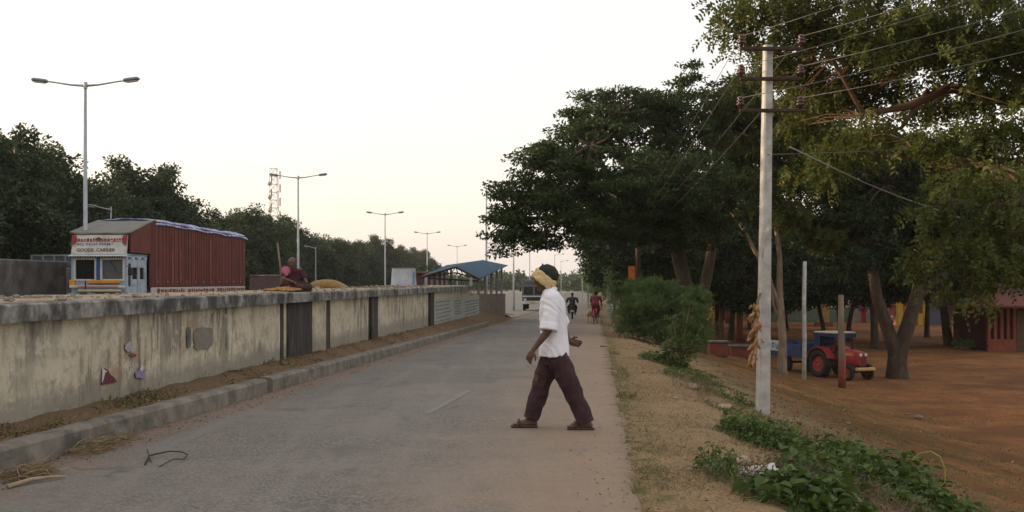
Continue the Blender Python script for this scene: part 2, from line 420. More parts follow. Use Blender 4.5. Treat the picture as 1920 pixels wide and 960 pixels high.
# ------------------------------------------------------------------ ground, roads
def axis(fine_a, fine_b, step, far_a, far_b, grow=1.12):
    v = list(np.arange(fine_a, fine_b+1e-6, step)); s = step
    while v[-1] < far_b: s *= grow; v.append(min(v[-1]+s, far_b))
    s = step; h = []
    x = fine_a
    while x > far_a: s *= grow; x = max(x-s, far_a); h.append(x)
    return np.array(h[::-1]+v)
def grid_obj(name, xs, ys, zf, mat, attrs=None):
    X, Y = np.meshgrid(xs, ys); Z = zf(X, Y); nx, ny = len(xs), len(ys)
    me = bpy.data.meshes.new(name); V = np.stack([X, Y, Z], -1).reshape(-1, 3)
    i = np.arange(nx-1); j = np.arange(ny-1); I, J = np.meshgrid(i, j); a = (J*nx+I).ravel()
    F = np.stack([a, a+1, a+nx+1, a+nx], -1)
    setmesh(me, V, F)
    for k, f in (attrs or {}).items():
        at = me.attributes.new(k, 'FLOAT', 'POINT'); at.data.foreach_set('value', np.clip(f(X, Y), 0, 1).ravel().astype(np.float32))
    me.polygons.foreach_set('use_smooth', [True]*len(me.polygons))
    o = link(name, me, mat); return o
def setmesh(me, V, F):
    n = F.shape[1]
    me.vertices.add(len(V)); me.vertices.foreach_set('co', np.ascontiguousarray(V, np.float32).ravel())
    me.loops.add(F.size); me.loops.foreach_set('vertex_index', np.ascontiguousarray(F, np.int32).ravel())
    me.polygons.add(len(F)); me.polygons.foreach_set('loop_start', np.arange(0, F.size, n, dtype=np.int32))
    me.update(calc_edges=True)
def a_dry(X, Y):
    s = X-XR(Y); return np.where(s > -.2, 1-sstep(2.0, 4.6, s+.4*np.sin(Y*1.7)), 0)+np.where(X < XL(Y), .25, 0)
def a_red(X, Y):
    s = X-XR(Y); return np.where(s > 0, sstep(2.2, 5.0, s+.5*np.sin(Y*1.1+X)), 0)
def a_green(X, Y):
    s = X-XR(Y); return np.where(s > -.1, .8*sstep(.5, .05, s)+.5*sstep(2.5, 3.5, s)*(1-sstep(7, 11, s)), 0)
gx = axis(-7, 12, .14, -140, 160); gy = axis(2, 34, .2, -25, 650, 1.06)
tag(grid_obj('ground', gx, gy, ground_z, M['ground'], {'dry': a_dry, 'red': a_red, 'green': a_green}), 'red earth ground with dry straw shoulder and bank', kind='structure')

def strip(name, ys, xa, xb, n, lift, mat, jag=0.0):
    V = []; A = []
    for y in ys:
        a, b = float(xa(y)), float(xb(y))
        b += jag*(mnoise.noise((y*1.9, 3, 0))+.6*mnoise.noise((y*7.3, 9, 0))+.3*mnoise.noise((y*21, 9, 0)))
        for k in range(n+2):
            t = k/n if k < n else (.993 if k == n else 1.0); x = a+(b-a)*t; V.append((x, y, lift(x, y, t))); A.append(t)
    m = n+2; F = [(j*m+i, j*m+i+1, (j+1)*m+i+1, (j+1)*m+i) for j in range(len(ys)-1) for i in range(n+1)]
    me = bpy.data.meshes.new(name); setmesh(me, np.array(V), np.array(F))
    at = me.attributes.new('across', 'FLOAT', 'POINT'); at.data.foreach_set('value', np.array(A, np.float32))
    me.polygons.foreach_set('use_smooth', [True]*len(me.polygons))
    return link(name, me, mat)
ys = list(np.arange(-6, 60, .06))+list(np.arange(60, 420, 2))
tag(strip('road', ys, lambda y: XL(y)-.02, XR, 24, lambda x, y, t: float(zr(y))-.09*max(0, (t-.994)/.006), M['road'], .16), 'worn grey service road with dusty edges', kind='structure')
ys = list(np.arange(-12, 400, 3.0))
tag(strip('highway', ys, lambda y: -18.0+.05*max(0, y-60), lambda y: (XW(y)-2.6) if y < 56 else min(XL(y)-.3, XW(y)-2.6+(y-56)*.16), 14, lambda x, y, t: gz(x, y)+.02, M['highway']), 'pale highway surface beyond the wall', kind='structure')
def kerb(y0, y1):
    rings = []
    for y in np.arange(y0, y1+.01, .5):
        x = float(XL(y)); z = float(zr(y)); j = .012*mnoise.noise((y*2, 0, 5)); r_ = .25
        rings.append([Vector((x+j, y, z-.12)), Vector((x+j-.01, y, z+.17)), Vector((x+j-.04, y, z+.205+j)), Vector((x-.19, y, z+.205-j)), Vector((x-.21, y, z-.12))])
    o = MB().loft(rings).build('kerb', M['kerb'], fixn=True); return tag(o, kind='structure')
tag(kerb(2.0, 15.1), 'grey concrete kerb along the road, nearer length'); tag(kerb(15.28, 50), 'grey concrete kerb along the road, farther length')
# faint worn paint dash on the road
g = G(840, 760)
q = [G(795, 783), G(806, 785), G(885, 740), G(876, 738)]
tag(MB().add([(v.x, v.y, float(zr(v.y))+.004) for v in q], [(0, 1, 2, 3)]).build('road_marking', plain('worn_white_paint', (.185, .17, .15), .9, .3, 14)), 'worn pale paint streak on the road', kind='structure')

# ------------------------------------------------------------------ long wall with raised bed
wa = math.atan2(1, .075)
wall = thing('roadside_wall', 'long stained cream wall with dark coping holding a raised earth bed', 'wall', (-4.66, 9.7, 0), wa)
def wy(y): return (y-9.7)/math.sin(wa)
L0, L1 = -12.0, wy(WALL_END)
COP = 1.31
def base_at(x):
    y = 9.7+x*math.sin(wa); return float(zr(y))+.2+.35*min(1, max(0, (y-9.7)/36))
# front face as a fine sheet with thickness (slightly uneven plaster)
rings = []
for x in np.linspace(L0, L1, 120):
    j = .012*mnoise.noise((x*.8, 0, 0)); b = base_at(x)-.4
    rings.append([Vector((x, j, b)), Vector((x, j+.01*mnoise.noise((x, 2, 0)), .6)), Vector((x, j, COP-.17)), Vector((x, .3, COP-.17)), Vector((x, .3, b))])
MB().loft(rings).build('wall_face', M['plaster'], wall, fixn=True)
def slab(x0, x1, ya, yb, z0, z1, n, name, mat, wob=.012):
    rings = []
    for x in np.linspace(x0, x1, n):
        j = wob*mnoise.noise((x*1.7, 1, 0)); k = wob*mnoise.noise((x*2.3, 5, 0))
        rings.append([Vector((x, ya+j, z0+k)), Vector((x, ya+j, z1+k-.015)), Vector((x, ya+j+.02, z1+k)), Vector((x, yb, z1+k)), Vector((x, yb, z0))])
    return MB().loft(rings).build(name, mat, wall, fixn=True)
for a, b in ((L0, 0.15), (0.158, 4.6), (4.608, 9.6), (9.608, 16), (16.01, 25), (25.01, L1)):
    slab(a, b, -.14, .36, COP-.17, COP+rnd.uniform(-.008, .008), int((b-a)*4)+3, 'coping', M['coping'])
slab(L0, L1+2, .36, 1.9, COP-.5, COP+.012, 90, 'earth_fill', M['sand'], .03)
MB().box(((L0+L1)/2, 2.02, .4), (L1-L0+4, .2, 1.8)).build('back_wall', M['concrete'], wall)
def wall_px(px):
    """distance along the wall whose face shows at that column of the photograph"""
    s = (px-CX)/FPX; y = (-4.66-.075*9.7)/(s-.075); return wy(y)
def pil(pa, pb, mat, d=.022, name='pilaster'):
    a, b = wall_px(pa), wall_px(pb); z0 = base_at((a+b)/2)-.3
    MB().box(((a+b)/2, -d/2+.012, (z0+COP-.172)/2), (b-a, d, COP-.172-z0)).build(name, mat, wall)
pil(537, 582, M['mildew'], .05); pil(691, 703, M['mildew'], .09); pil(803, 810, M['mildew'], .09)
pil(612, 618, M['mildew'], .025); pil(525, 530, M['mildew'], .03)
def patch(pa, pb, pya, pyb, name, mat, d=.014, ragged=True):
    a, b = wall_px(pa), wall_px(pb)
    ym = 9.7+(a+b)/2*math.sin(wa); z1 = EYE-(pya-HY)/FPX*ym; z0 = EYE-(pyb-HY)/FPX*ym
    pts = []
    n = 28
    for k in range(n):
        q = 2*math.pi*k/n; cs, sn = math.cos(q), math.sin(q)
        f = 1+(.16*mnoise.noise((pa+k*1.3, pya, 0)) if ragged else 0)
        e = .55 if ragged else .12
        pts.append(Vector(((a+b)/2+(b-a)/2*math.copysign(abs(cs)**e, cs)*f, -d, (z0+z1)/2+(z1-z0)/2*math.copysign(abs(sn)**e, sn)*f)))
    return MB().prism(pts, (0, .03, 0)).build(name, mat, wall, fixn=True)
patch(362, 398, 614, 655, 'bare_render_patch', plain('bare_cement', (.19, .18, .15), .9, .2, 8)); patch(349, 357, 614, 652, 'bare_render_patch', M['concrete'])
pn = patch(812, 898, 556, 606, 'painted_notice', M['notice'], .016, False)
pn['label'] = 'faded white painted notice with illegible lettering'
mb = MB()
for k, (pa, pb) in enumerate(((814, 846), (850, 866), (869, 897))):
    for j in range(6 if k != 1 else 8):
        if rnd.random() < .12: continue
        a, b = wall_px(pa+rnd.uniform(0, 3)), wall_px(pb-rnd.uniform(0, 5)); ym = 9.7+(a+b)/2*math.sin(wa)
        ztop = EYE-(560-HY)/FPX*ym; z = ztop-.10-j*(.135 if k != 1 else .10)
        x = a
        while x < b:
            wd = rnd.uniform(.05, .16)
            mb.box((x+wd/2, -.0175, z+rnd.uniform(-.012, .012)), (wd, .004, .05+rnd.uniform(-.02, .015))); x += wd+.05
mb.build('notice_lettering', M['noticebar'], pn)
# posters
def poster(name, label, pts, mat, torn):
    o = []
    for px, py in pts:
        x = wall_px(px); y = 9.7+x*math.sin(wa); o.append(Vector((x, -.022, EYE-(py-HY)/FPX*y)))
    W = Matrix.Translation(wall.location) @ Matrix.Rotation(wa, 4, 'Z')
    mb = MB().prism([W @ p for p in o], W.to_3x3() @ Vector((0, .004, 0)))
    r_ = thing(name, label, 'poster', W @ o[0])
    mb.build('paper', mat, r_, True, fixn=True)
    if torn:
        q = []
        for px, py in torn:
            x = wall_px(px); y = 9.7+x*math.sin(wa); q.append(W @ Vector((x, -.026, EYE-(py-HY)/FPX*y)))
        MB().prism(q, W.to_3x3() @ Vector((0, .003, 0))).build('torn_edge', M['paper_white'], r_, True, fixn=True)
M['paper_white'] = plain('white_paper', (.5, .48, .5), .8, .15, 30)
M['paper_maroon'] = plain('maroon_print', (.12, .028, .04), .7, .4, 40)
M['paper_violet'] = plain('violet_print', (.24, .19, .32), .7, .5, 55)
M['paper_grey'] = plain('faded_print', (.33, .31, .34), .8, .4, 40)
poster('torn_poster', 'torn maroon poster scrap low on the cream wall', [(187, 722), (216, 716), (211, 708), (204, 703), (199, 694), (193, 690), (188, 700)], M['paper_maroon'], [(188, 688), (190, 692), (197, 696), (193, 699), (190, 712), (187, 718)])
poster('torn_poster', 'small violet and white poster scrap on the cream wall', [(252, 708), (268, 710), (270, 694), (264, 690), (262, 684), (257, 694), (250, 698)], M['paper_violet'], [(262, 682), (266, 690), (262, 697), (259, 692)])
poster('torn_poster', 'pale round faded poster remnant with red corner on the wall', [(231, 654), (236, 660), (245, 657), (246, 648), (241, 640), (233, 644)], M['paper_grey'], None)
poster('torn_poster', 'thin rust red paper strip stuck on the wall', [(237, 667), (252, 669), (253, 664), (243, 662)], plain('red_print', (.22, .06, .03), .8, .4, 40), None)

exec_parts = []
# ------------------------------------------------------------------ foliage
def unit(a): return a/np.maximum(np.linalg.norm(a, axis=1, keepdims=True), 1e-9)
def leaves(name, base, dirs, L, W, mat, tone=None, parent=None, world=False, curl=.15, ups=None):
    """many small leaves, each a bent four-sided blade of its own"""
    n = len(base); dirs = unit(dirs)
    up = rg.normal(size=(n, 3)) if ups is None else ups
    side = unit(np.cross(dirs, up)); nor = np.cross(side, dirs)
    L = np.broadcast_to(np.asarray(L, float), (n,))[:, None]; W = np.broadcast_to(np.asarray(W, float), (n,))[:, None]
    mid = base+dirs*L*.5+nor*L*curl*.5
    V = np.stack([base, mid+side*W*.5, base+dirs*L-nor*L*curl, mid-side*W*.5], 1).reshape(-1, 3)
    F = np.arange(4*n).reshape(n, 4)
    me = bpy.data.meshes.new(name); setmesh(me, V, F)
    at = me.attributes.new('tone', 'FLOAT', 'FACE')
    at.data.foreach_set('value', (rg.random(n) if tone is None else tone).astype(np.float32))
    return link(name, me, mat, parent, world)
def clumps(C, r, per, flat=.55, droop=.0, L=(.1, .2), asp=.5):
    """leaf positions and directions around clump centres"""
    n = len(C)*per; c = np.repeat(C, per, 0); rr = np.repeat(np.broadcast_to(np.asarray(r, float), (len(C),)), per)[:, None]
    u = unit(rg.normal(size=(n, 3))); rad = rg.random((n, 1))**.45
    off = u*rad*rr; off[:, 2] *= flat
    d = unit(u*[1, 1, .5]+rg.normal(size=(n, 3))*.7+np.array([0, 0, -droop]))
    l = rg.uniform(L[0], L[1], n)
    tone = np.clip(np.repeat(rg.random(len(C)), per)*.55+rg.random(n)*.45, 0, 1)
    return c+off, d, l, l*asp, tone
def blob_points(blobs, n, shell=.5):
    """clump centres inside overlapping ellipsoids [(centre, radii)], mostly near their surface"""
    w = np.array([b[1][0]*b[1][1]+b[1][1]*b[1][2]+b[1][0]*b[1][2] for b in blobs]); w = w/w.sum()
    out = []
    for b, k in zip(blobs, np.maximum(1, np.round(w*n)).astype(int)):
        u = unit(rg.normal(size=(k, 3))); rad = rg.random((k, 1))**(shell/1.5)
        out.append(np.array(b[0])+u*rad*np.array(b[1]))
    return np.concatenate(out)
def limbs(mb, fork, C, r0, n_limbs, twig=.02, lift=.25, seg=6, every=1):
    """boughs from the fork to groups of clumps, then a twig to each clump"""
    C = np.asarray(C); fork = np.array(fork); k = min(n_limbs, len(C))
    cen = C[rg.choice(len(C), k, replace=False)]
    for _ in range(6):
        a = np.argmin(((C[:, None]-cen[None])**2).sum(-1), 1)
        cen = np.array([C[a == i].mean(0) if (a == i).any() else cen[i] for i in range(k)])
    for i in range(k):
        S = C[a == i]
        if not len(S): continue
        e = cen[i]; D = e-fork; L = np.linalg.norm(D)
        path = []
        j1 = rg.normal(size=3)*L*.05; j2 = rg.normal(size=3)*L*.05
        for t in np.linspace(0, 1, 7):
            path.append(fork+D*t+np.array([0, 0, lift*L*math.sin(math.pi*t)*.5])+j1*math.sin(math.pi*t)+j2*math.sin(2*math.pi*t))
        path = np.array(path)
        mb.tube(path, [r0*(1-.72*t) for t in np.linspace(0, 1, 7)], seg)
        for q in S[::every]:
            dd = np.linalg.norm(path[2:]-q, axis=1)+np.arange(5)*-.05*L; s = path[2+int(np.argmin(dd))]
            m = (s+q)/2+rg.normal(size=3)*.07*np.linalg.norm(q-s)
            mb.tube([s, m, q], [twig*2.0, twig*1.4, twig*.5], 4)
def tree_proto(name, label, group, h, spread, trunk_h, tr, seed_blobs, nc, per, cr, L, mat, bark, asp=.5, flat=.6, lean=(0, 0), nl=6, twig=.02, cat='tree', droop=.1):
    root = thing(name, label, cat, (0, 0, 0), 0, group)
    blobs = [((x*spread, y*spread, trunk_h+(h-trunk_h)*z), (a*spread, a*spread, b*(h-trunk_h))) for x, y, z, a, b in seed_blobs]
    C = blob_points(blobs, nc)
    mb = MB(); fork = Vector((lean[0], lean[1], trunk_h))
    pts = [Vector((0, 0, -.25)), Vector((0, 0, .12)), Vector((lean[0]*.3+rnd.uniform(-.06, .06), lean[1]*.3, trunk_h*.45)), fork]
    mb.tube(pts, [tr*1.7, tr*1.15, tr*.95, tr*.8], 9)
    limbs(mb, fork, C, tr*.6, nl, twig)
    mb.build('trunk', bark, root, smooth=True)
    b_, d, l, w_, t = clumps(C, cr, per, flat, droop, L, asp)
    leaves('crown', b_, d, l, w_, mat, t, root)
    return root
def place(o, x, y, rz=0, s=1.0, sz=None, label=None):
    o.location = (x, y, gz(x, y)-.03); o.rotation_euler = (0, 0, rz); o.scale = (s, s, sz or s)
    if label: o['label'] = label
    return o

# the row of trees beyond the highway
ROWL, ROWG = 'dense dark roadside tree in the long row beyond the highway', 'trees in the row beyond the highway'
full = [(0, 0, .50, .62, .42), (.5, .2, .42, .5, .32), (-.5, -.1, .45, .5, .33), (.1, -.5, .40, .5, .34), (-.1, .5, .55, .45, .3), (.15, .0, .80, .40, .22), (-.25, .2, .74, .34, .2), (.3, -.4, .12, .5, .2), (-.5, .2, .10, .5, .2), (.2, .1, .98, .17, .12), (-.38, -.1, .90, .2, .13), (.5, .3, .70, .2, .14), (-.65, .3, .62, .2, .14), (.7, -.2, .58, .22, .14)]
rowp = [tree_proto('roadside_tree', ROWL, ROWG, 9.6, 4.6, 1.6, .22, full, 330, 105, .85, (.16, .34), M['leaf_row'], M['bark'], .6, .75),
        tree_proto('roadside_tree', ROWL, ROWG, 10.4, 4.2, 1.8, .22, [(b[1], b[0], b[2], b[3], b[4]) for b in full], 320, 105, .8, (.16, .34), M['leaf_row'], M['bark'], .55, .7),
        tree_proto('roadside_tree', ROWL, ROWG, 8.8, 4.8, 1.5, .2, [(-b[0], b[1], b[2]*.97, b[3], b[4]) for b in full], 330, 105, .85, (.16, .34), M['leaf_row'], M['bark'], .6, .75)]
used = set()
def put(protos, i, *a, **k):
    p = protos[i % len(protos)]
    o = p if id(p) not in used else copy_tree(p)
    used.add(id(p)); return place(o, *a, **k)
y = 24.0; i = 0  # row begins out of view; these first trees are added for their shade
while y < 300:
    x = -29.5-rnd.uniform(0, 2.2)
    if y > 150: x += (y-150)*.035
    hgt = 1.05+rnd.uniform(-.12, .10)
    if 56 < y < 64: hgt = 1.12
    put(rowp, i*2+(i//3), x, y, rnd.uniform(0, 6.28), hgt*rnd.uniform(.95, 1.1), hgt)
    y += rnd.uniform(4.6, 6.8) if y < 120 else rnd.uniform(6.5, 9); i += 1
for yy in (1, 9, 17): put(rowp, i, -27, yy, rnd.uniform(0, 6), 1.1); i += 1  # unseen trees carrying the row on, added to keep low sun off the road

# feather-leaved bushes on the far verge
def bush_proto(name, label, group, r_, h, nc, per, cr, L, mat, asp=.5, cat='bush', stems=6, flat=.8):
    root = thing(name, label, cat, (0, 0, 0), 0, group)
    C = blob_points([((0, 0, h*.5), (r_, r_, h*.5)), ((r_*.4, r_*.2, h*.35), (r_*.7, r_*.7, h*.35)), ((-r_*.45, -r_*.2, h*.38), (r_*.65, r_*.65, h*.38))], nc, .7)
    C[:, 2] = np.maximum(C[:, 2], .08)
    mb = MB(); limbs(mb, (0, 0, -.05), C, .03, stems, .007, .1, 5)
    mb.build('stem', M['wood'], root)
    b_, d, l, w_, t = clumps(C, cr, per, flat, -.2, L, asp)
    b_[:, 2] = np.maximum(b_[:, 2], .01)
    leaves('foliage', b_, d, l, w_, mat, t, root)
    return root

# ---- the big spreading tree over the road
def pb(px, py, d, rx, ry, rz_): p = P(px, py, d); return ((p.x, p.y, p.z), (rx, ry, rz_))
big_blobs = [pb(985, 395, 42, 1.6, 2.2, .9), pb(948, 452, 41, .75, 1.5, .55), pb(1010, 450, 42, 1.3, 1.8, .45), pb(1060, 330, 42, 1.9, 2.5, 1.1), pb(1130, 245, 43, 2.0, 2.6, 1.2),
    pb(1085, 208, 43, .75, 1.0, .22), pb(1120, 180, 43, .9, 1.0, .22), pb(1210, 200, 44, 2.2, 2.8, .9), pb(1160, 330, 41, 2.0, 2.6, 1.2), pb(1260, 250, 45, 2.4, 3, 1.5), pb(1290, 150, 45, .7, 1, .3), pb(1305, 122, 45, .4, .5, .22),
    pb(1340, 220, 46, 2.0, 2.6, 1.5), pb(1240, 350, 40, 2.2, 2.5, 1.2), pb(1330, 350, 42, 2.2, 2.6, 1.6), pb(1100, 410, 41, 1.7, 2.4, .7), pb(1180, 430, 42, 1.8, 2.5, .7), pb(1400, 300, 46, 2.0, 2.5, 2.3), pb(1290, 430, 43, 2, 2.5, .9), pb(1020, 275, 42, .7, 1, .3), pb(935, 358, 42, .5, .8, .35), pb(1385, 175, 46, 1.2, 2, .7), pb(1420, 240, 46, 1.6, 2.2, 1.0), pb(1045, 375, 42, 1.7, 2.2, .5), pb(1010, 300, 42, 1.1, 1.5, .35), pb(960, 410, 42, 1.0, 1.4, .35), pb(1050, 300, 42, 1.3, 1.8, .7), pb(990, 350, 42, 1.2, 1.6, .6), pb(1100, 250, 43, 1.4, 1.8, .7)]
bb = G(1300, 612); bb = Vector((7.6, 44.0, gz(7.6, 44)))
bigt = thing('spreading_tree', 'huge dark umbrella-shaped tree whose crown hangs over the road', 'tree', bb)
C = blob_points(big_blobs, 1220, .6); C = C-np.array(bb)
fork = np.array(P(1270, 470, 44)-bb)
mb = MB(); mb.tube([Vector((0, 0, -.3)), Vector((0, 0, .2)), Vector((fork[0]*.4, 0, fork[2]*.5)), Vector(fork)], [.55, .36, .32, .28], 12)
f2 = np.array(P(1340, 440, 45)-bb); mb.tube([Vector((0, 0, .9)), Vector((f2[0]*.5, f2[1]*.4, f2[2]*.6)), Vector(f2)], [.28, .24, .2], 10)
left = C[:, 0] < fork[0]+1.0
limbs(mb, fork, C[left], .24, 11, .028, .30, 7); limbs(mb, f2, C[~left], .2, 5, .026, .25, 7)
mb.build('trunk', M['bark'], bigt, smooth=True)
b_, d, l, w_, t = clumps(C, rg.uniform(.28, .62, len(C)), 88, .34, .05, (.08, .20), .5)
leaves('crown', b_, d, l, w_, M['leaf_big'], t, bigt)

# ---- leaf sprays: rachis with pairs of leaflets (near trees)
def sprays(C, r, n_tw, pairs, ll, twl, droop=.55):
    n = len(C)*n_tw; c = np.repeat(C, n_tw, 0)
    rr = np.repeat(np.broadcast_to(np.asarray(r, float), (len(C),)), n_tw)[:, None]
    u = unit(rg.normal(size=(n, 3))); st = c+u*rr*rg.random((n, 1))**.6*np.array([1, 1, .6])
    d = unit(u*[1, 1, .35]+rg.normal(size=(n, 3))*.45+np.array([0, 0, -droop]))
    tone_c = np.repeat(rg.random(len(C)), n_tw)
    B = []; D = []; T = []; U = []
    side = unit(np.cross(d, rg.normal(size=(n, 3)))); tl = rg.uniform(.6, 1.2, (n, 1))*twl
    nor = np.cross(side, d)
    for k in range(pairs):
        t = (k+.6)/pairs
        p = st+d*tl*t+np.array([0, 0, -1])*tl*t*t*.35
        for s in (-1, 1):
            B.append(p); D.append(d*.55+side*s+rg.normal(size=(n, 3))*.22); T.append(np.clip(tone_c*.6+rg.random(n)*.4, 0, 1)); U.append(nor+rg.normal(size=(n, 3))*.35)
    B = np.concatenate(B); D = np.concatenate(D); T = np.concatenate(T); U = np.concatenate(U)
    L = rg.uniform(ll[0], ll[1], len(B))
    return B, D, L, L*.5, T, U

# ---- the near tree reaching in from the edge of the field
nb = Vector((13.2, 23.0, gz(13.2, 23.0)))
near = thing('overhanging_tree', 'near olive-leaved tree with reddish boughs reaching across above the concrete pole', 'tree', nb)
near_blobs = [pb(1420, 25, 22, .85, 1.3, .55), pb(1500, 60, 23, .9, 1.5, .6), pb(1590, 40, 22, 1.1, 1.6, .7), pb(1700, 70, 21, 1.2, 1.8, .7), pb(1800, 40, 21, 1.3, 1.8, .8), pb(1900, 80, 21, 1.4, 2, .9), pb(1380, 15, 22, .5, .8, .3), pb(1365, 50, 22, .28, .5, .28), pb(1420, 95, 24, .5, .8, .3), pb(1490, 115, 24, .7, 1, .45), pb(1550, 150, 24, .8, 1, .45), pb(1630, 120, 24, .9, 1.2, .45), pb(1505, 225, 25, .7, 1, .5), pb(1700, 40, 23, 1.0, 1.4, .5), pb(1600, 90, 25, .9, 1.2, .4), pb(1510, 150, 25, .8, 1.1, .5), pb(1580, 190, 25, .9, 1.2, .5), pb(1660, 160, 24, .9, 1.2, .5), pb(1760, 190, 23, 1.0, 1.4, .5), pb(1850, 170, 22, 1.0, 1.4, .5),
    pb(1500, -60, 22, 1.6, 2.0, .7), pb(1700, -80, 22, 1.9, 2.2, .8), pb(1900, -80, 22, 2.0, 2.4, 1.0), pb(2050, 20, 22, 1.8, 2.4, 1.5), pb(2050, 250, 21, 1.4, 2, 1.4),
    pb(1880, 250, 20, 1.0, 1.5, .55), pb(1780, 270, 20, .8, 1.2, .4), pb(1640, 250, 22, 1.0, 1.4, .45), pb(1560, 300, 23, .9, 1.3, .6),
    pb(1860, 330, 18, .8, 1.1, .35), pb(1760, 385, 18, .45, .7, .28), pb(1900, 400, 18, .6, 1, .35), pb(1830, 450, 18, .6, .9, .3), pb(1770, 470, 18, .45, .7, .22), pb(1880, 500, 18, .7, .9, .28), pb(1800, 545, 18, .35, .5, .16), pb(1730, 505, 18.5, .3, .45, .13), pb(1960, 480, 18, .8, 1, .4)]
C = blob_points(near_blobs, 720, .85)-np.array(nb)
fk = np.array(P(2010, 200, 22.5)-nb); f3 = np.array(P(1650, 215, 22)-nb)
mb = MB()
mb.tube([Vector((0, 0, -.3)), Vector((0, 0, .25)), Vector((fk[0]*.4, 0, fk[2]*.5)), Vector(fk)], [.6, .42, .34, .3], 12)
bough = [Vector(fk), P(1900, 190, 22)-nb, P(1780, 165, 22)-nb, P(1700, 200, 22)-nb, P(1620, 215, 22)-nb, P(1560, 110, 22)-nb, P(1520, 50, 22)-nb]
mb.tube(bough, [.16, .12, .10, .08, .055, .04, .02], 9)
b2 = [Vector(fk), P(1920, 150, 22)-nb, P(1800, 105, 22)-nb, P(1700, 125, 22)-nb, P(1600, 118, 22)-nb, P(1530, 100, 22)-nb]; mb.tube(b2, [.16, .10, .085, .065, .045, .02], 8)
b3 = [P(1740, 170, 22)-nb, P(1690, 240, 22)-nb, P(1610, 265, 22)-nb]; mb.tube(b3, [.06, .04, .02], 7)
lowf = np.array(P(1990, 390, 18.5)-nb); mb.tube([Vector((fk[0]*.5, fk[1]*.5, fk[2]*.6)), Vector(lowf)], [.16, .1], 8)
hi = (C[:, 2]+nb.z) > float(P(0, 230, 21).z)
Ch = C[hi]; near_l = np.array([np.array(q) for q in bough[1:]+b2[1:]])
for q in Ch:
    s = near_l[np.argmin(((near_l-q)**2).sum(1))]; m = (s+q)/2+rg.normal(size=3)*.1
    mb.tube([s, m, q], [.011, .008, .004], 5)
limbs(mb, lowf, C[~hi], .05, 7, .010, .12, 6)
mb.build('trunk', M['redbark'], near, smooth=True)
B, D, L_, W_, T, U = sprays(C, .40, 11, 6, (.065, .135), .34, .7)
leaves('crown', B, D, L_, W_, M['leaf_near'], T, near, ups=U)

# ---- slender pale-barked tree behind the pole, yellowing leaves
pbase = G(1466, 700)
pale = thing('slender_tree', 'slender pale-barked tree with yellowing leaves close behind the concrete pole', 'tree', pbase)
d0 = pbase.y
pblobs = [pb(1400, 190, d0, .8, 1.2, .9), pb(1450, 260, d0, 1.0, 1.3, 1.3), pb(1420, 340, d0, .9, 1.2, .9), pb(1500, 200, d0, 1.1, 1.4, .9), pb(1370, 270, d0, .5, .8, .6), pb(1360, 330, d0, .45, .6, .5), pb(1540, 300, d0, 1.0, 1.3, 1.2), pb(1480, 400, d0, .9, 1.1, .7), pb(1470, 130, d0, .8, 1, .5), pb(1540, 440, d0, .8, 1.0, .5), pb(1400, 165, d0, .7, 1, .35), pb(1440, 140, d0, .6, .9, .35), pb(1365, 200, d0, .5, .8, .35), pb(1510, 260, d0, .9, 1.2, .7), pb(1540, 190, d0, .8, 1.0, .5), pb(1580, 260, d0, .8, 1.1, .7), pb(1490, 330, d0, .8, 1, .6)]
C = blob_points(pblobs, 620, .85)-np.array(pbase)
mb = MB(); Q = lambda px, py: P(px, py, d0)-pbase
f1 = Q(1462, 560)
mb.tube([Vector((0, 0, -.3)), Vector((0, 0, .15)), Q(1468, 640), f1], [.36, .22, .17, .16], 9)
mb.tube([Q(1465, 590), Q(1455, 555), Q(1430, 500), Q(1395, 430), Q(1350, 368), Q(1345, 330)], [.14, .115, .085, .075, .06, .03], 8)
mb.tube([Q(1466, 600), f1, Q(1462, 480), Q(1450, 380), Q(1445, 260), Q(1450, 170)], [.16, .15, .11, .09, .06, .03], 9)
mb.tube([Q(1464, 610), Q(1450, 570), Q(1446, 520)], [.07, .06, .03], 7)
mb.tube([Q(1455, 430), Q(1500, 330), Q(1520, 250)], [.08, .05, .02], 7)
limbs(mb, np.array(Q(1450, 300)), C, .05, 10, .014, .15, 5)
mb.build('trunk', M['palebark'], pale, smooth=True)
B, D, L_, W_, T, U = sprays(C, .5, 13, 5, (.09, .17), .38)
leaves('crown', B, D, L_, W_, M['leaf_yel'], T, pale, ups=U)

# ---- forked tree by the tractor
vb = G(1682, 709); d0 = vb.y
vt = thing('forked_tree', 'stout tree trunk forking low in a V beside the tractor', 'tree', vb)
Q = lambda px, py, dd=0: P(px, py, d0+dd)-vb
mb = MB()
mb.tube([Vector((0, 0, -.3)), Vector((0, 0, .1)), Q(1682, 680), Q(1682, 655)], [.62, .47, .40, .34], 12)
mb.tube([Q(1683, 690), Q(1678, 655), Q(1662, 610), Q(1645, 560), Q(1632, 480), Q(1620, 420)], [.36, .31, .26, .23, .2, .16], 12)
mb.tube([Q(1682, 690), Q(1688, 655), Q(1705, 600), Q(1722, 545), Q(1728, 500), Q(1740, 430)], [.36, .33, .29, .27, .2, .15], 12)
mb.tube([Q(1714, 570), Q(1745, 535), Q(1775, 510)], [.17, .14, .1], 8)
vblobs = [pb(1600, 400, d0, 1.8, 2.3, 1.2), pb(1680, 380, d0, 2.0, 2.5, 1.4), pb(1760, 400, d0, 2.0, 2.5, 1.3), pb(1640, 300, d0, 2.0, 2.4, 1.3), pb(1740, 300, d0, 2.2, 2.6, 1.4), pb(1560, 330, d0+2, 1.5, 2, 1.3), pb(1690, 470, d0, 1.6, 2, .5), pb(1600, 490, d0-1, 1.0, 1.4, .6), pb(1545, 440, d0, 1.0, 1.4, .9), pb(1840, 430, d0+2, 2.0, 2.4, 1.6), pb(1900, 350, d0+2, 2.4, 2.5, 1.6)]
C = blob_points(vblobs, 520, .7)-np.array(vb)
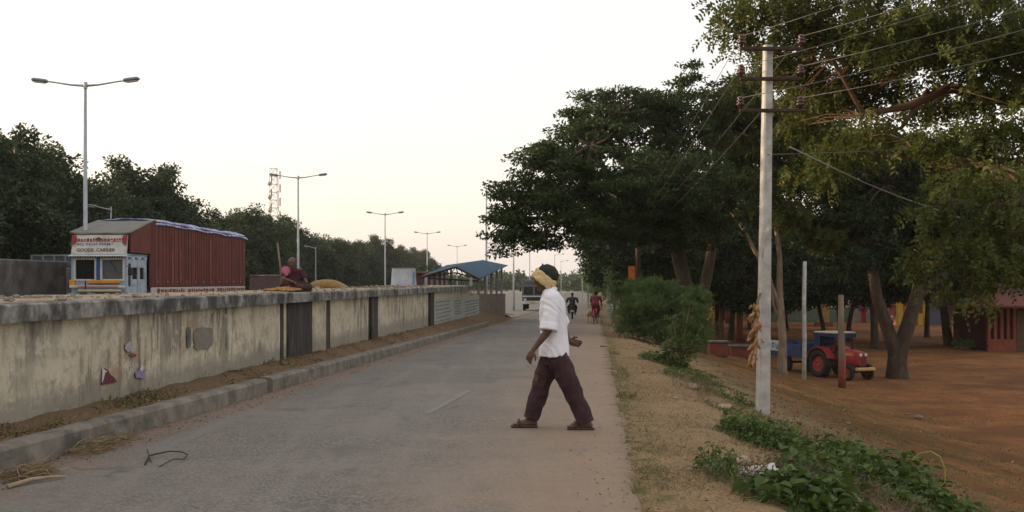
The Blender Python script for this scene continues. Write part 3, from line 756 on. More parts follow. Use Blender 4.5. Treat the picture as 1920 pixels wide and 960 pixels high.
lf = C[:, 0] < 0
limbs(mb, np.array(Q(1625, 440)), C[lf], .13, 6, .022, .2, 6); limbs(mb, np.array(Q(1735, 450)), C[~lf], .13, 7, .022, .2, 6)
mb.build('trunk', M['bark'], vt, smooth=True)
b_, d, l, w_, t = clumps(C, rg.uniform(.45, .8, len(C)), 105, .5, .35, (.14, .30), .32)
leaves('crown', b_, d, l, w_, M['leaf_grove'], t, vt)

# ---- other trees of the field and the grove
gro_blobs = [(0, 0, .6, .6, .35), (.5, .2, .4, .5, .3), (-.5, -.2, .45, .5, .3), (.1, -.5, .35, .5, .28), (-.2, .5, .5, .45, .3), (.1, .1, .85, .4, .2), (-.45, .3, .15, .45, .2), (.45, -.3, .15, .45, .2)]
GL, GG = 'slim dark-trunked tree in the shaded grove behind the large shrub', 'trees of the shaded grove'
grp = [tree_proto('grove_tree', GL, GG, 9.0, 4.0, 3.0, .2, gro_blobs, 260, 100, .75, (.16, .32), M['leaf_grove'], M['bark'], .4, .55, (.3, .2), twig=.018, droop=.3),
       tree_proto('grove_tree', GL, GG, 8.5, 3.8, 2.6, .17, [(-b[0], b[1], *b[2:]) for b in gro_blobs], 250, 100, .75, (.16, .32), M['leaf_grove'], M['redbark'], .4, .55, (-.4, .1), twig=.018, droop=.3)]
for k, (px, yy) in enumerate(((1232, 58), (1275, 62), (1322, 66), (1345, 80), (1370, 72), (1405, 90), (1418, 78), (1300, 92), (1240, 84), (1440, 100), (1475, 88), (1200, 100), (1180, 76), (1540, 98), (1165, 118), (1575, 84), (1270, 115), (1150, 142), (1350, 120), (1545, 72), (1425, 58), (1352, 56), (1868, 84), (1610, 110))):
    x = (px-CX)/FPX*yy; put(grp, k, x, yy, rnd.uniform(0, 6.28), rnd.uniform(.85, 1.12))
def single(name, label, px, py, k, s, rz=0, sz=None):
    g = G(px, py); o = copy_tree(grp[k]); del o['group']; o.name = name
    return place(o, g.x, g.y, rz, s, sz, label)
single('shade_tree', 'slim dark tree seen just above the tractor canopy', 1590, 640, 1, .95, 2.5)
single('shade_tree', 'slim dark tree between the forked tree and the thick dark tree', 1738, 632, 0, .9, 4.0)
single('shade_tree', 'dark shade tree with flared base standing behind the tractor bonnet', 1640, 655, 0, 1.1, 1)
t3 = single('shade_tree', 'thick dark tree in front of the purple shop shutter', 1778, 648, 0, 1.35, 2.2)
# dark trees behind the houses and along the far side of the field
BL, BG = 'dark bushy tree closing the view behind the village houses', 'trees behind the houses'
bk = [copy_tree(rowp[0]), copy_tree(rowp[1])]
for o in bk: o['label'] = BL; o['group'] = BG; o.name = 'village_tree'
for k in range(15):
    px = 1190+k*60+rnd.uniform(-12, 12); yy = rnd.uniform(112, 150); put(bk, k, (px-CX)/FPX*yy, yy, rnd.uniform(0, 6), rnd.uniform(.9, 1.2), rnd.uniform(1.0, 1.3))
# small leafy roadside trees further along the road
SL, SG = 'thin-trunked young tree far along the road edge beyond the bicycle', 'young trees far along the road'
sp = [tree_proto('young_tree', SL, SG, 5.6, 1.9, 1.8, .07, gro_blobs, 90, 70, .5, (.12, .26), M['leaf_shrub'], M['palebark'], .45, .7, (.1, .1), 5, .012)]
for k, (px, yy) in enumerate(((1138, 92), (1150, 80), (1128, 112), (1170, 70), (1120, 130), (1113, 150), (1108, 175), (1160, 98))):
    put(sp, k, (px-CX)/FPX*yy, yy, rnd.uniform(0, 6), rnd.uniform(.8, 1.1))
# hazy wood at the end of the road
b0 = []
for k in range(150):
    yy = rnd.uniform(330, 470); px = rnd.uniform(560, 1260); hh = rnd.uniform(3.2, 5.5); x = (px-CX)/FPX*yy
    b0.append(((x, yy, gz(x, yy)+hh*.6), (rnd.uniform(4, 7), 4, hh*.75)))
C = blob_points(b0, 2600, 1.0); C = C[C[:, 2] > -2.2]
b_, d, l, w_, t = clumps(C, 1.4, 16, .8, 0, (.7, 1.5), .6)
tag(leaves('far_wood', b_, d, l, w_, M['leaf_row'], t), 'hazy wood at the far end of the road', kind='stuff')
# palms
def palm_proto():
    root = thing('palm_tree', 'small distant palm rising above the horizon past the white covered stall', 'palm', (0, 0, 0), 0, 'distant palms')
    MB().tube([(0, 0, -.3), (.1, 0, 2.5), (.2, 0, 5.0)], [.2, .15, .12], 8).build('trunk', M['bark'], root, smooth=True)
    B = []; D = []
    for k in range(16):
        a = k*2.4; e = rnd.uniform(-.2, 1.0)
        h = Vector((math.cos(a)*math.cos(e), math.sin(a)*math.cos(e), math.sin(e)))
        for j in range(26):
            t = j/26; p = Vector((.2, 0, 5))+h*2.1*t+Vector((0, 0, -1.5*t*t)); s = h.cross(Vector((0, 0, 1))).normalized()
            for q in (-1, 1): B.append(p); D.append(s*q*.8+h*.6+Vector((0, 0, -.5)))
    leaves('crown', np.array(B), np.array(D), .55, .07, M['leaf_row'], None, root)
    return root
pp = [palm_proto()]
for k, (px, yy, s) in enumerate(((772, 158, 1.0), (800, 165, 1.1), (755, 190, 1.1), (735, 200, 1.0))): put(pp, k, (px-CX)/FPX*yy, yy, k*1.3, s)

# ------------------------------------------------------------------ street lamps
def lamp_proto(label, group, arms, h, arm, r0):
    root = thing('street_lamp', label, 'street lamp', (0, 0, 0), 0, group)
    MB().tube([(0, 0, -.2), (0, 0, .6), (0, 0, h)], [r0*1.25, r0*1.2, r0*.62], 10).build('lamp_post', M['galv'], root, smooth=True)
    mb = MB(); mb.tube([(0, 0, h-.12), (0, 0, h+.12)], r0*.95, 8); mb.build('post_cap', M['galv'], root)
    for s in arms:
        MB().tube([(0, 0, h-.02), (s*.35*arm, 0, h+.02), (s*arm*.75, 0, h+.12), (s*arm, 0, h+.17)], [.05, .035, .03, .03], 6).build('lamp_arm', M['galv'], root, smooth=True)
        rot = Matrix.Rotation(-s*.12, 3, 'Y')
        hd = MB().bbox((s*(arm+.2), 0, h+.2), (.62, .26, .14), .05, rot).build('lamp_head', M['lamp'], root)
        MB().bbox((s*(arm+.22), 0, h+.125), (.42, .2, .03), .01, rot).build('lamp_glass', M['lens'], hd)
    return root
DG = 'double-armed lamps along the middle of the highway'
dl = [lamp_proto('', DG, (-1, 1), 9.1, 1.55, .085)]
hs = [('tall double-armed lamp nearest, rising behind the parked truck cab', 160, 160, 40), ('double-armed lamp beside the telecom tower, behind the crouching woman', 559, 333, 75),
      ('double-armed lamp standing over the white covered stall', 722, 402, 117), ('double-armed lamp rising behind the peak of the blue roof shelter, taller of two there', 801, 438, 164), ('small far double-armed lamp just above the left end of the blue roof', 857, 462, 225)]
for k, (lb, px, py, yy) in enumerate(hs):
    o = dl[0] if k == 0 else copy_tree(dl[0])
    x = (px-CX)/FPX*yy; top = EYE-(py-HY)/FPX*yy; g = gz(x, yy)
    o.location = (x, yy, g); s = (top-g)/9.1; o.scale = (1, 1, s); o.rotation_euler = (0, 0, -.05); o['label'] = lb
hs[3:]; 
SG2 = 'single-armed lamps along the road edge'
sl_ = [lamp_proto('', SG2, (1,), 8.6, 1.5, .09)]
for k, (lb, px, py, yy) in enumerate((('single-armed lamp partly hidden by the tip of the spreading crown', 912, 360, 87), ('pale lamp post between blue shelter roof and turbaned man, its top in leaves', 963, 410, 110), ('pale lamp post directly behind the distant grey lorry', 993, 440, 150), ('thin far lamp post just beyond the turbaned man', 1040, 478, 215), ('thinnest far lamp post above the hazy wood', 1052, 490, 290))):
    o = sl_[0] if k == 0 else copy_tree(sl_[0]); x = (px-CX)/FPX*yy; top = EYE-(py-HY)/FPX*yy; g = gz(x, yy)
    o.location = (x, yy, g); o.scale = (1, 1, (top-g)/8.6); o['label'] = lb
SG3 = 'small single-armed lamps in front of the far tree row'
s3 = [lamp_proto('', SG3, (-1,), 5.9, 1.0, .055)]
for k, (lb, px, py, yy) in enumerate((('small lamp with one arm peeping above the red truck roof', 208, 392, 64), ('small lamp with one arm standing between the woman and the far trees', 592, 465, 138), ('small lamp with one arm near the far end of the tree row', 673, 481, 183))):
    o = s3[0] if k == 0 else copy_tree(s3[0]); x = (px-CX)/FPX*yy; top = EYE-(py-HY)/FPX*yy; g = gz(x, yy)
    o.location = (x, yy, g); o.scale = (1, 1, (top-g)/5.9); o['label'] = lb
# telecom tower
x = (513-CX)/FPX*250; tw = thing('telecom_tower', 'slim lattice telecom tower with antennas above the trees', 'tower', (x, 250, gz(x, 250)))
th = EYE+(527-316)/FPX*250-tw.location.z
mb = MB(); W_ = lambda z: 1.3-.5*z/th
for a, b in ((-1, -1), (1, -1), (1, 1), (-1, 1)):
    mb.tube([(a*W_(0), b*W_(0), -.2), (a*W_(th), b*W_(th), th)], .09, 5)
nz = 16
for k in range(nz):
    z0, z1 = th*k/nz, th*(k+1)/nz
    for (a, b), (c, e) in (((-1, -1), (1, -1)), ((1, -1), (1, 1)), ((1, 1), (-1, 1)), ((-1, 1), (-1, -1))):
        mb.tube([(a*W_(z0), b*W_(z0), z0), (c*W_(z1), e*W_(z1), z1)], .055, 4); mb.tube([(a*W_(z1), b*W_(z1), z1), (c*W_(z1), e*W_(z1), z1)], .055, 4)
mb.build('lattice_frame', M['galv'], tw)
M['antenna'] = plain('pale_antenna', (.45, .44, .44), .6, .15, 4)
for k in range(11):
    z = th-1.5-k*1.05; a = k*2.1
    if k % 3 == 2: MB().lathe([(0, -.15), (.55, 0), (.55, .1), (0, .1)], (math.cos(a)*1.5, -1.1, z), 'y', 14).build('dish', M['antenna'], tw, smooth=True)
    else: MB().bbox((1.5*math.cos(a), 1.3*math.sin(a), z), (.35, .25, 1.9), .05).build('antenna_panel', M['antenna'], tw)

# ------------------------------------------------------------------ concrete power pole
pg = G(1430, 775); PD = pg.y; print('PD', PD)
PH = EYE+(527-92)/FPX*PD-pg.z
TOPX = .085
def pole_proto():
    root = thing('power_pole', 'square concrete power pole with three iron crossarms rising from the leafy bank', 'power pole', pg)
    mb = MB(); rings = []
    for z in (-.6, 0, PH*.3, PH*.6, PH*.85, PH+.06):
        t = max(0, z)/PH; a = .090-.026*t; b = .080-.020*t; cxx = TOPX*t; c = .018
        rings.append([Vector((cxx+u, v, z)) for u, v in ((-a+c, -b), (a-c, -b), (a, -b+c), (a, b-c), (a-c, b), (-a+c, b), (-a, b-c), (-a, -b+c))])
    MB().loft(rings).build('pole_shaft', M['pole'], root, fixn=True).rotation_euler = (0, 0, R(13))
    for k, py in enumerate((92, 148, 207)):
        z = EYE+(527-py)/FPX*PD-pg.z; t = z/PH
        arm = MB().bbox((TOPX*t+.02, -.11, z-.02), (.94, .06, .055), .01).build('crossarm', M['rust'], root)
        for s in (-1, 1):
            q = Vector((TOPX*t+.02+s*.45, -.11, z+.02))
            pr = [(a_*.82, b_*.85) for a_, b_ in ((.0, -.05), (.03, -.05), (.03, .03), (.075, .045), (.08, .07), (.045, .085), (.07, .10), (.072, .125), (.04, .14), (.06, .155), (.055, .185), (.03, .205), (0, .205))]
            MB().lathe(pr, q, 'z', 14).build('insulator', M['insul'], arm, smooth=True)
    return root
pole = pole_proto()
far_pole = copy_tree(pole); far_pole.location = (7.9, 3.0, pg.z); far_pole['label'] = 'second concrete power pole out beyond the overhanging tree'
ip = []
for py in (92, 148, 207):
    z = EYE+(527-py)/FPX*PD-pg.z; t = z/PH
    for s in (-1, 1): ip.append(Vector((TOPX*t+.02+s*.45, -.11, z+.17)))
def wire(name, a, b, sag, r_, label, group):
    n = 18; pts = [a.lerp(b, k/n)-Vector((0, 0, sag*4*(k/n)*(1-k/n))) for k in range(n+1)]
    root = MB().tube(pts, r_, 5).build(name, M['wire'], None, smooth=True)
    return tag(root, label, 'wire', group)
WG = 'wires strung from the concrete power pole'
ranks = ('upper', 'middle', 'lower')
fpole = Vector((9.2, 96, gz(9.2, 96)+6.9))
for k, q in enumerate(ip):
    s = 'roadward' if k % 2 == 0 else 'fieldward'
    a = pole.location+q
    wire('power_wire', a, Vector((far_pole.location))+q, .25, .005, f'overhead wire from the {ranks[k//2]} crossarm {s} insulator towards the overhanging tree', WG)
    if k < 4: wire('power_wire', a, fpole+Vector((q.x*.9, 0, -(k//2)*.6)), .7, .005, f'overhead wire from the {ranks[k//2]} crossarm {s} insulator along the road', WG)
# utility poles far along the road
up = thing('utility_pole', 'pale concrete utility pole with teal painted foot beyond the bicycle', 'utility pole', (9.2, 96, gz(9.2, 96)))
MB().box((0, 0, 3.5), (.26, .22, 7.2), taper=.6).build('pole_shaft', M['pole'], up)
MB().box((0, 0, 1.1), (.30, .26, .9), taper=.95).build('painted_band', plain('teal_paint', (.05, .28, .30), .7), up)
for z in (6.8, 6.2): MB().bbox((0, -.16, z), (1.1, .07, .07), .01).build('crossarm', M['rust'], up)
for k, (px, yy, lb) in enumerate(((1103, 120, 'pale utility pole standing just beyond the teal-footed pole'), (1092, 165, 'smallest pale utility pole at the far bend of the road'), (1141, 74, 'grey utility pole in front of the young trees behind the bicycle'))):
    c = copy_tree(up); x = (px-CX)/FPX*yy; c.location = (x, yy, gz(x, yy)); c['label'] = lb
    for ch in list(c.children):
        if ch.name.startswith('painted_band'): bpy.data.objects.remove(ch)
cst = MB().tube([P(1482, 276, PD+.6), P(1540, 304, PD+1.5), P(1620, 342, 24), P(1692, 371, 25), P(1800, 408, 26.5)], .013, 6).build('stay_cable', plain('pale_cable', (.22, .23, .20), .6, .1, 8), None, smooth=True)
tag(cst, 'thick pale cable sloping from behind the pole down into the olive leaves', 'cable')
cb2 = MB().tube([pole.location+Vector((.05, -.1, 3.9)), P(1600, 285, 19.5), P(1760, 275, 22), P(1900, 277, 21), P(2060, 285, 20)], .007, 6).build('service_cable', M['wire'], None, smooth=True)
tag(cb2, 'slack service cable running level from mid pole into the near leaves', 'cable')
# dried maize husks tied to the pole
hb = thing('husk_bundle', 'hanging bundle of dried maize husks tied to the concrete pole', 'husk bundle', pole.location+Vector((-.16, -.1, 1.0)))
M['husk'] = plain('dry_husk', (.32, .18, .085), .8, .45, 14, grime=(.20, .09, .035))
q0 = P(1421, 565, PD-.25); q1 = P(1415, 682, PD-.25)
MB().tube([q0+Vector((.05, .05, .12)), q0, q0.lerp(q1, .5), q1], .02, 6).build('cord', M['wood'], hb, True)
mb = MB()
for k in range(78):
    t = rnd.random()**.9; c = q0.lerp(q1, t)+Vector((rnd.gauss(-.015, .026)*(1.25-.5*abs(t-.5)), rnd.gauss(-.02, .05), 0))
    d = Vector((rnd.gauss(-.25, .45), rnd.gauss(0, .4), -1)).normalized(); L = rnd.uniform(.07, .13)
    mb.tube([c, c+d*L*.35, c+d*L*.8+Vector((0, 0, -.01)), c+d*L*1.05], [.008, .026, .020, .003], 6, squash=.7)
mb.build('husk', M['husk'], hb, True, smooth=True)['kind'] = 'stuff'
# rag strip on the pole
rag = thing('rag_strip', 'torn pale rag strip wrapped high on the concrete pole', 'rag', P(1437, 430, PD-.12))
mb = MB(); mb.tube([P(1441, 428, PD-.17), P(1437, 436, PD-.19), P(1432, 450, PD-.17), P(1431, 470, PD-.16), P(1428, 486, PD-.15)], [.03, .05, .028, .03, .006], 7, squash=.4); mb.build('cloth', plain('pale_rag', (.42, .38, .33), .9), rag, True, smooth=True)
# ------------------------------------------------------------------ lorries
M['tyre'] = plain('rubber', (.022, .021, .02), .85, .3, 12)
M['truckblue'] = plain('pale_blue_paint', (.34, .40, .47), .5, .18, 5, grime=(.24, .24, .22))
M['white'] = plain('off_white_paint', (.55, .53, .48), .55, .15, 6, grime=(.36, .33, .28))
M['blue'] = plain('blue_paint', (.03, .09, .26), .5, .3, 6)
M['orange'] = plain('orange_paint', (.55, .25, .03), .5, .2, 6)
M['greenp'] = plain('green_paint', (.06, .17, .12), .5, .3, 6)
M['redside'] = plain('rust_red_sheet', (.125, .029, .020), .75, .22, 1.6, grime=(.10, .028, .02), gr=(.5, .75))
M['redrib'] = plain('worn_red_rib', (.22, .085, .065), .75, .25, 3)
M['greytarp'] = plain('grey_tarpaulin', (.15, .145, .125), .75, .25, 3, stretch=(.4, 4, 4))
M['bluetarp'] = plain('pale_blue_tarpaulin', (.33, .37, .52), .5, .35, 5, grime=(.08, .10, .28), gr=(.42, .6))
M['glass'] = plain('dusty_windscreen', (.10, .11, .11), .15, .2, 3, spec=.5)
M['glassd'] = plain('dark_window', (.015, .016, .016), .12, .2, 3, spec=.5)
M['maroon'] = plain('maroon_paint', (.17, .03, .03), .7, .3, 9)
M['black'] = plain('black_paint', (.02, .02, .02), .6, .3, 9)
M['chrome'] = plain('dull_metal', (.30, .30, .29), .4, .2, 9, metal=.7)
M['paintred'] = plain('red_enamel', (.27, .020, .026), .5, .3, 5, grime=(.15, .055, .035), spec=.35)
M['yellow'] = plain('yellow_paint', (.42, .27, .035), .7, .2, 4)

def wheel(parent, c, r, w_, rimmat, axis='x', rim=.55):
    h = w_/2
    t = MB().lathe([(r*rim, -h*.85), (r*.86, -h), (r*.97, -h*.75), (r, -h*.3), (r, h*.3), (r*.97, h*.75), (r*.86, h), (r*.62*rim/.55, h*.85)], c, axis, 28).build('wheel', M['tyre'], parent, smooth=True, fixn=True)
    MB().lathe([(0.0, -h*.5), (r*rim*.35, -h*.7), (r*rim*.5, -h*.45), (r*rim*.9, -h*.5), (r*rim*1.04, -h*.86), (r*rim*1.04, h*.86), (r*rim*.9, h*.5), (r*rim*.5, h*.45), (r*rim*.35, h*.7), (0, h*.5)], c, axis, 24).build('rim', rimmat, t, smooth='auto', fixn=True)
    return t
def text_mesh(s, size, mat, parent, loc, rot, name='lettering', ext=.004, width=None):
    cu = bpy.data.curves.new('t', 'FONT'); cu.body = s; cu.size = size; cu.extrude = ext; cu.align_x = 'CENTER'; cu.offset = size*.012
    o = bpy.data.objects.new('t', cu); tsc = bpy.data.scenes.new('t'); tsc.collection.objects.link(o)
    tsc.view_layers[0].update(); dg = tsc.view_layers[0].depsgraph; me = bpy.data.meshes.new_from_object(o.evaluated_get(dg)); bpy.data.objects.remove(o); bpy.data.curves.remove(cu); bpy.data.scenes.remove(tsc)
    sx = 1
    if width:
        xs = [v.co.x for v in me.vertices]; sx = width/(max(xs)-min(xs))
    me.transform(Matrix.Translation(loc) @ rot @ Matrix.Diagonal((sx, 1, 1, 1))); me.materials.clear()
    return link(name, me, mat, parent)

TZ = -.13
lorry = thing('goods_lorry', 'rust red covered lorry with pale blue cab and grey sloping tarpaulin front', 'lorry', (-15.22, 39.3, TZ), -math.atan(.055))
H = 1.0
# local: +x to the lorry's near side, +y to its rear, z up
W2 = 1.04
# cab shell built as panels round real window openings
def frame_panel(x0, x1, z0, z1, holes, y, t, mb):
    """front wall in the xz plane with rectangular openings"""
    xs = sorted({x0, x1, *[h[0] for h in holes], *[h[1] for h in holes]}); zs = sorted({z0, z1, *[h[2] for h in holes], *[h[3] for h in holes]})
    for i in range(len(xs)-1):
        for j in range(len(zs)-1):
            mx, mz = (xs[i]+xs[i+1])/2, (zs[j]+zs[j+1])/2
            if any(h[0] < mx < h[1] and h[2] < mz < h[3] for h in holes): continue
            mb.box((mx, y+t/2, mz), (xs[i+1]-xs[i], t, zs[j+1]-zs[j]))
wins = [(-.88, -.16, 1.72, 2.44), (.12, .90, 1.72, 2.44)]
mb = MB(); frame_panel(-W2, W2, .75, 2.62, wins, 0, .06, mb)
mb.box((-W2+.03, .95, 1.7), (.06, 1.78, 1.85)); mb.bbox((0, .95, 2.63), (2*W2+.06, 2.0, .07), .03); mb.box((0, 1.87, 1.7), (2*W2-.14, .06, 1.85)); mb.box((0, .95, .73), (2*W2-.1, 1.9, .1))
ys_ = [.06, .16, .42, .52, 1.02, 1.22, 1.66, 1.86]
for i in range(len(ys_)-1):
    a, b = ys_[i], ys_[i+1]
    if i in (1, 3, 5): zz = [(.80, 1.72 if i != 1 else 1.45), (2.16 if i != 1 else 2.3, 2.6)]
    else: zz = [(.80, 2.6)]
    for z0, z1 in zz: mb.box((W2-.03, (a+b)/2, (z0+z1)/2), (.06, b-a, z1-z0))
mb.build('cab', M['truckblue'], lorry)
for (a, b, z0, z1), m_ in zip(wins, (M['glassd'], M['glass'])):
    g_ = MB().bbox(((a+b)/2, .045, (z0+z1)/2), (b-a, .02, z1-z0), .005).build('windscreen', m_, lorry)
    fr = MB()
    for c, s in ((((a+b)/2, -.012, z0-.03), (b-a+.14, .03, .07)), (((a+b)/2, -.012, z1+.03), (b-a+.14, .03, .07)), ((a-.03, -.012, (z0+z1)/2), (.07, .03, z1-z0)), ((b+.03, -.012, (z0+z1)/2), (.07, .03, z1-z0))): fr.bbox(c, s, .012)
    fr.build('window_frame', M['white'], g_)
    MB().tube([((a+b)/2-.1, -.01, z1+.01), ((a+b)/2+.05, -.02, z1-.25), ((a+b)/2+.14, -.01, z1-.42)], .012, 5).build('wiper', M['black'], g_)
MB().bbox((-.02, -.02, 2.08), (.13, .03, .92), .01).build('centre_post', M['blue'], lorry)
# things seen through the darker windscreen: garland and seat
MB().bbox((-.5, .7, 1.75), (.5, .18, .6), .08).build('seat', plain('seat_cover', (.30, .27, .22), .8), lorry)
gl = MB()
for k in range(14): gl.ell((-.8+k*.045, .14, 2.25-.28*math.sin(k/13*math.pi)), (.035, .03, .04), None, 8, 6)
gl.build('garland', plain('faded_garland', (.34, .30, .26), .8, .4, 9), lorry, smooth=True)
for y0, y1, z0, z1 in ((.52, 1.02, 1.72, 2.16), (1.22, 1.66, 1.72, 2.16), (.16, .42, 1.45, 2.3)):
    MB().box((W2-.055, (y0+y1)/2, (z0+z1)/2), (.02, y1-y0, z1-z0)).build('side_window', M['glassd'], lorry)
MB().bbox((W2+.01, .98, 1.6), (.02, .03, 1.6), .006).build('door_seam', M['galv'], lorry)
MB().bbox((W2+.015, .6, 1.5), (.03, .14, .03), .008).build('door_handle', M['chrome'], lorry)
for k in range(6): MB().bbox((W2+.012, .25+k*.3, 2.5), (.02, .2, .08), .006).build('roof_trim', M['white' if k % 2 else 'blue'], lorry)
# dotted visor strip below the headboard
v_ = MB().bbox((0, -.10, 2.58), (2*W2+.1, .2, .05), .015, Matrix.Rotation(.2, 3, 'X')).build('visor', M['white'], lorry)
mb = MB()
for k in range(22): mb.box((-W2+.07+k*.092, -.196, 2.545), (.045, .012, .05))
mb.build('visor_fringe', M['black'], v_)['kind'] = 'stuff'
MB().bbox((.22, -.06, 1.62), (1.2, .12, .13), .03).build('orange_band', M['orange'], lorry)
MB().bbox((-W2+.06, -.05, 1.56), (.22, .12, .28), .03).build('indicator_panel', M['orange'], lorry)
bp = MB().bbox((0, -.14, 1.44), (2*W2, .10, .09), .02).build('bumper_rail', M['white'], lorry)
MB().bbox((.05, -.20, 1.44), (1.5, .02, .03), .005).build('red_stripe', M['paintred'], bp)
MB().bbox((.1, -.15, 1.30), (1.6, .10, .09), .02).build('bumper_rail', plain('cream_paint', (.50, .38, .22), .6), lorry)
gr_ = MB().bbox((.0, -.04, 1.10), (1.7, .08, .26), .02).build('grille', M['greenp'], lorry)
for s in (-.75, .75): MB().lathe([(0, -.03), (.10, -.03), (.11, 0), (.10, .04), (0, .04)], (s, -.12, 1.08), 'y', 18).build('headlight', M['lens'], lorry, smooth='auto')
MB().bbox((0, -.16, .62), (2.2, .16, .26), .03).build('bumper', M['blue'], lorry)
MB().bbox((-.42, -.19, 1.5), (.03, .05, .3), .008).build('marker_rod', M['black'], lorry)
for s in (-1, 1):
    mr = MB().tube([(s*W2, -.02, 2.2), (s*(W2+.22), -.2, 2.2), (s*(W2+.22), -.2, 1.95)], .015, 6).build('mirror_arm', M['black'], lorry)
    MB().bbox((s*(W2+.22), -.21, 2.0), (.16, .05, .3), .02).build('mirror', M['black'], mr)
# headboard above the cab, its lettering and ornament
hbd = MB().prism([(-W2, -.02, 2.66), (W2, -.02, 2.66), (W2, .12, 3.36), (-W2, .12, 3.36)], (0, .06, 0)).build('headboard', M['white'], lorry, fixn=True)
tilt = Matrix.Rotation(R(90)-math.atan(.14/.70), 4, 'X')
def onb(z, o=-.006): return -.02+.14*(z-2.66)/.70+o
text_mesh('GOODS  CARRIER', .17, M['black'], hbd, Vector((-.12, onb(2.74), 2.74)), tilt, width=1.45)
text_mesh('ALL INDIA PERMIT', .14, plain('slate_lettering', (.10, .16, .19), .7), hbd, Vector((-.15, onb(2.97), 2.97)), tilt, width=1.42)
mb = MB()
x = -W2+.1
while x < W2-.2:
    wd = rnd.uniform(.04, .1); z = 3.18+rnd.uniform(-.015, .015)
    mb.box((x+wd/2, onb(z), z), (wd, .012, rnd.uniform(.05, .12)), Matrix.Rotation(-.2, 3, 'X')); x += wd+.035
mb.box((-.05, onb(3.115), 3.115), (1.75, .012, .014), Matrix.Rotation(-.2, 3, 'X')); mb.build('worn_red_lettering', M['paintred'], hbd)
MB().prism([(-.12, onb(3.14, -.012), 3.14), (.02, onb(3.14, -.012), 3.14), (.10, onb(3.2, -.012), 3.2), (-.05, onb(3.28, -.012), 3.28), (-.20, onb(3.2, -.012), 3.2)], (0, .006, 0)).build('ornament', plain('dark_ornament', (.10, .04, .02), .7), hbd, fixn=True)
for s in (-1, 1): MB().prism([(s*W2, -.035, 2.95), (s*(W2-.16), -.0, 3.05), (s*(W2-.16), .07, 3.34), (s*W2, .075, 3.36)], (0, .02, 0)).build('side_ornament', M['paintred'], hbd, fixn=True)
# body: the side rises along a slant from the headboard
BL = 14.0
zt = lambda y: 3.40+(4.00-3.40)*min(1, max(0, (y-.1)/2.4))-(.12*max(0, y-2.5)/11.5)
BX = W2+.10
mb = MB(); prev = None
outl = [(.16, 2.70), (.16, zt(.1))]+[(y, zt(y)) for y in (1.3, 2.5, 6, 10, BL)]+[(BL, 1.42), (1.98, 1.42), (1.98, 2.70)]
for s in (-1, 1):
    o_ = MB().prism([(s*BX, y, z) for y, z in outl], (-s*.06, 0, 0)).build('body_side', M['redside'], lorry, fixn=True)
    if s == 1:
        y = 2.15
        while y < BL-.1:
            top = zt(y)-.03
            if abs(y-5.6) < .09 or abs(y-9.0) < .09 or abs(y-6.4) < .09: pass
            MB().bbox((BX+.010, y, (1.45+top)/2), (.020, rnd.uniform(.04, .09), top-1.45), .008).build('side_rib', M['redside'] if rnd.random() < .9 else M['redrib'], o_); y += rnd.uniform(.22, .5)
        for yy, z0 in ((4.2, 3.0), (5.1, 2.9), (8.8, 3.5)): MB().bbox((BX+.022, yy, (1.5+z0)/2), (.044, .10, z0-1.5), .012).build('side_rib', M['redrib'], o_)
        mb = MB()
        for k in range(11): mb.box((BX+.045, 2.6+k*1.05, 1.62), (.02, .10, .05))
        mb.build('lashing_hook', M['chrome'], o_)['kind'] = 'stuff'
MB().box((0, BL-.03, 2.6), (2*BX-.13, .06, 2.5)).build('tail_door', M['redside'], lorry)
MB().box((0, BL/2+1, 1.36), (2*BX-.13, BL-2, .1)).build('body_floor', M['rust'], lorry)
# tarpaulin sheets on top
def sheet(name, y0, y1, z0f, mat, hump, seed, ny=14, over=.0):
    rings = []
    for j in range(ny+1):
        y = y0+(y1-y0)*j/ny; ring = []
        for i in range(13):
            u = -1+i/6; x = u*(BX+over); hz = hump*(1-u*u)*.5+.035*mnoise.noise((u*3+seed, y*1.6, seed))+hump*.35*math.sin(math.pi*j/ny)
            ring.append(Vector((u*(BX+.02+over*(.5+.5*mnoise.noise((y*2.3, seed, 0)))) if abs(u) > .9 else x*.985, y, z0f(y)+.012+max(0, hz)+(.05-.17*(over > 0) if abs(u) > .95 else .05*(over > 0)))))
        rings.append(ring)
    V = [v for r_ in rings for v in r_]; n = 13
    V2 = [v-Vector((0, 0, .05)) for v in V]; m = len(V)
    F = []
    for j in range(ny):
        for i in range(n-1):
            a = j*n+i; F.append((a, a+1, a+n+1, a+n)); F.append((m+a, m+a+n, m+a+n+1, m+a+1))
    for j in range(ny):
        a = j*n; F.append((a, a+n, m+a+n, m+a)); a = j*n+n-1; F.append((a, m+a, m+a+n, a+n))
    for i in range(n-1): F.append((i, m+i, m+i+1, i+1)); a = ny*n+i; F.append((a, a+1, m+a+1, m+a))
    return MB().add(V+V2, F).build(name, mat, lorry, smooth=True)
sheet('front_tarpaulin', .1, 2.55, zt, M['greytarp'], .03, 3)
edges = [2.5, 5.6, 7.9, 11.0, 14.15]
for k in range(4): sheet('top_tarpaulin', edges[k], edges[k+1]+.12, lambda y: zt(y)-.02, M['bluetarp'], .14+.03*(k % 2), 10+k*3, over=.07)
lb = MB().bbox((BX-.01, BL/2+1, 1.24), (.06, BL-2.1, .32), .02).build('lower_board', plain('dirty_white_board', (.42, .39, .36), .8, .2, 7), lorry)
mb = MB(); y = 2.6
while y < BL-.4:
    wd = rnd.uniform(.12, .34)
    if rnd.random() < .85:
        mb.bbox((BX+.022, y+wd/2, 1.24+rnd.uniform(-.015, .015)), (.008, wd, rnd.uniform(.12, .2)), .003)
    y += wd+.08
mb.build('worn_maroon_lettering', M['maroon'], lb)
for yy in (.95, 9.6, 11.0):
    for s in (-1, 1): wheel(lorry, (s*(W2-.14), yy, .5), .5, .3, M['rust'])
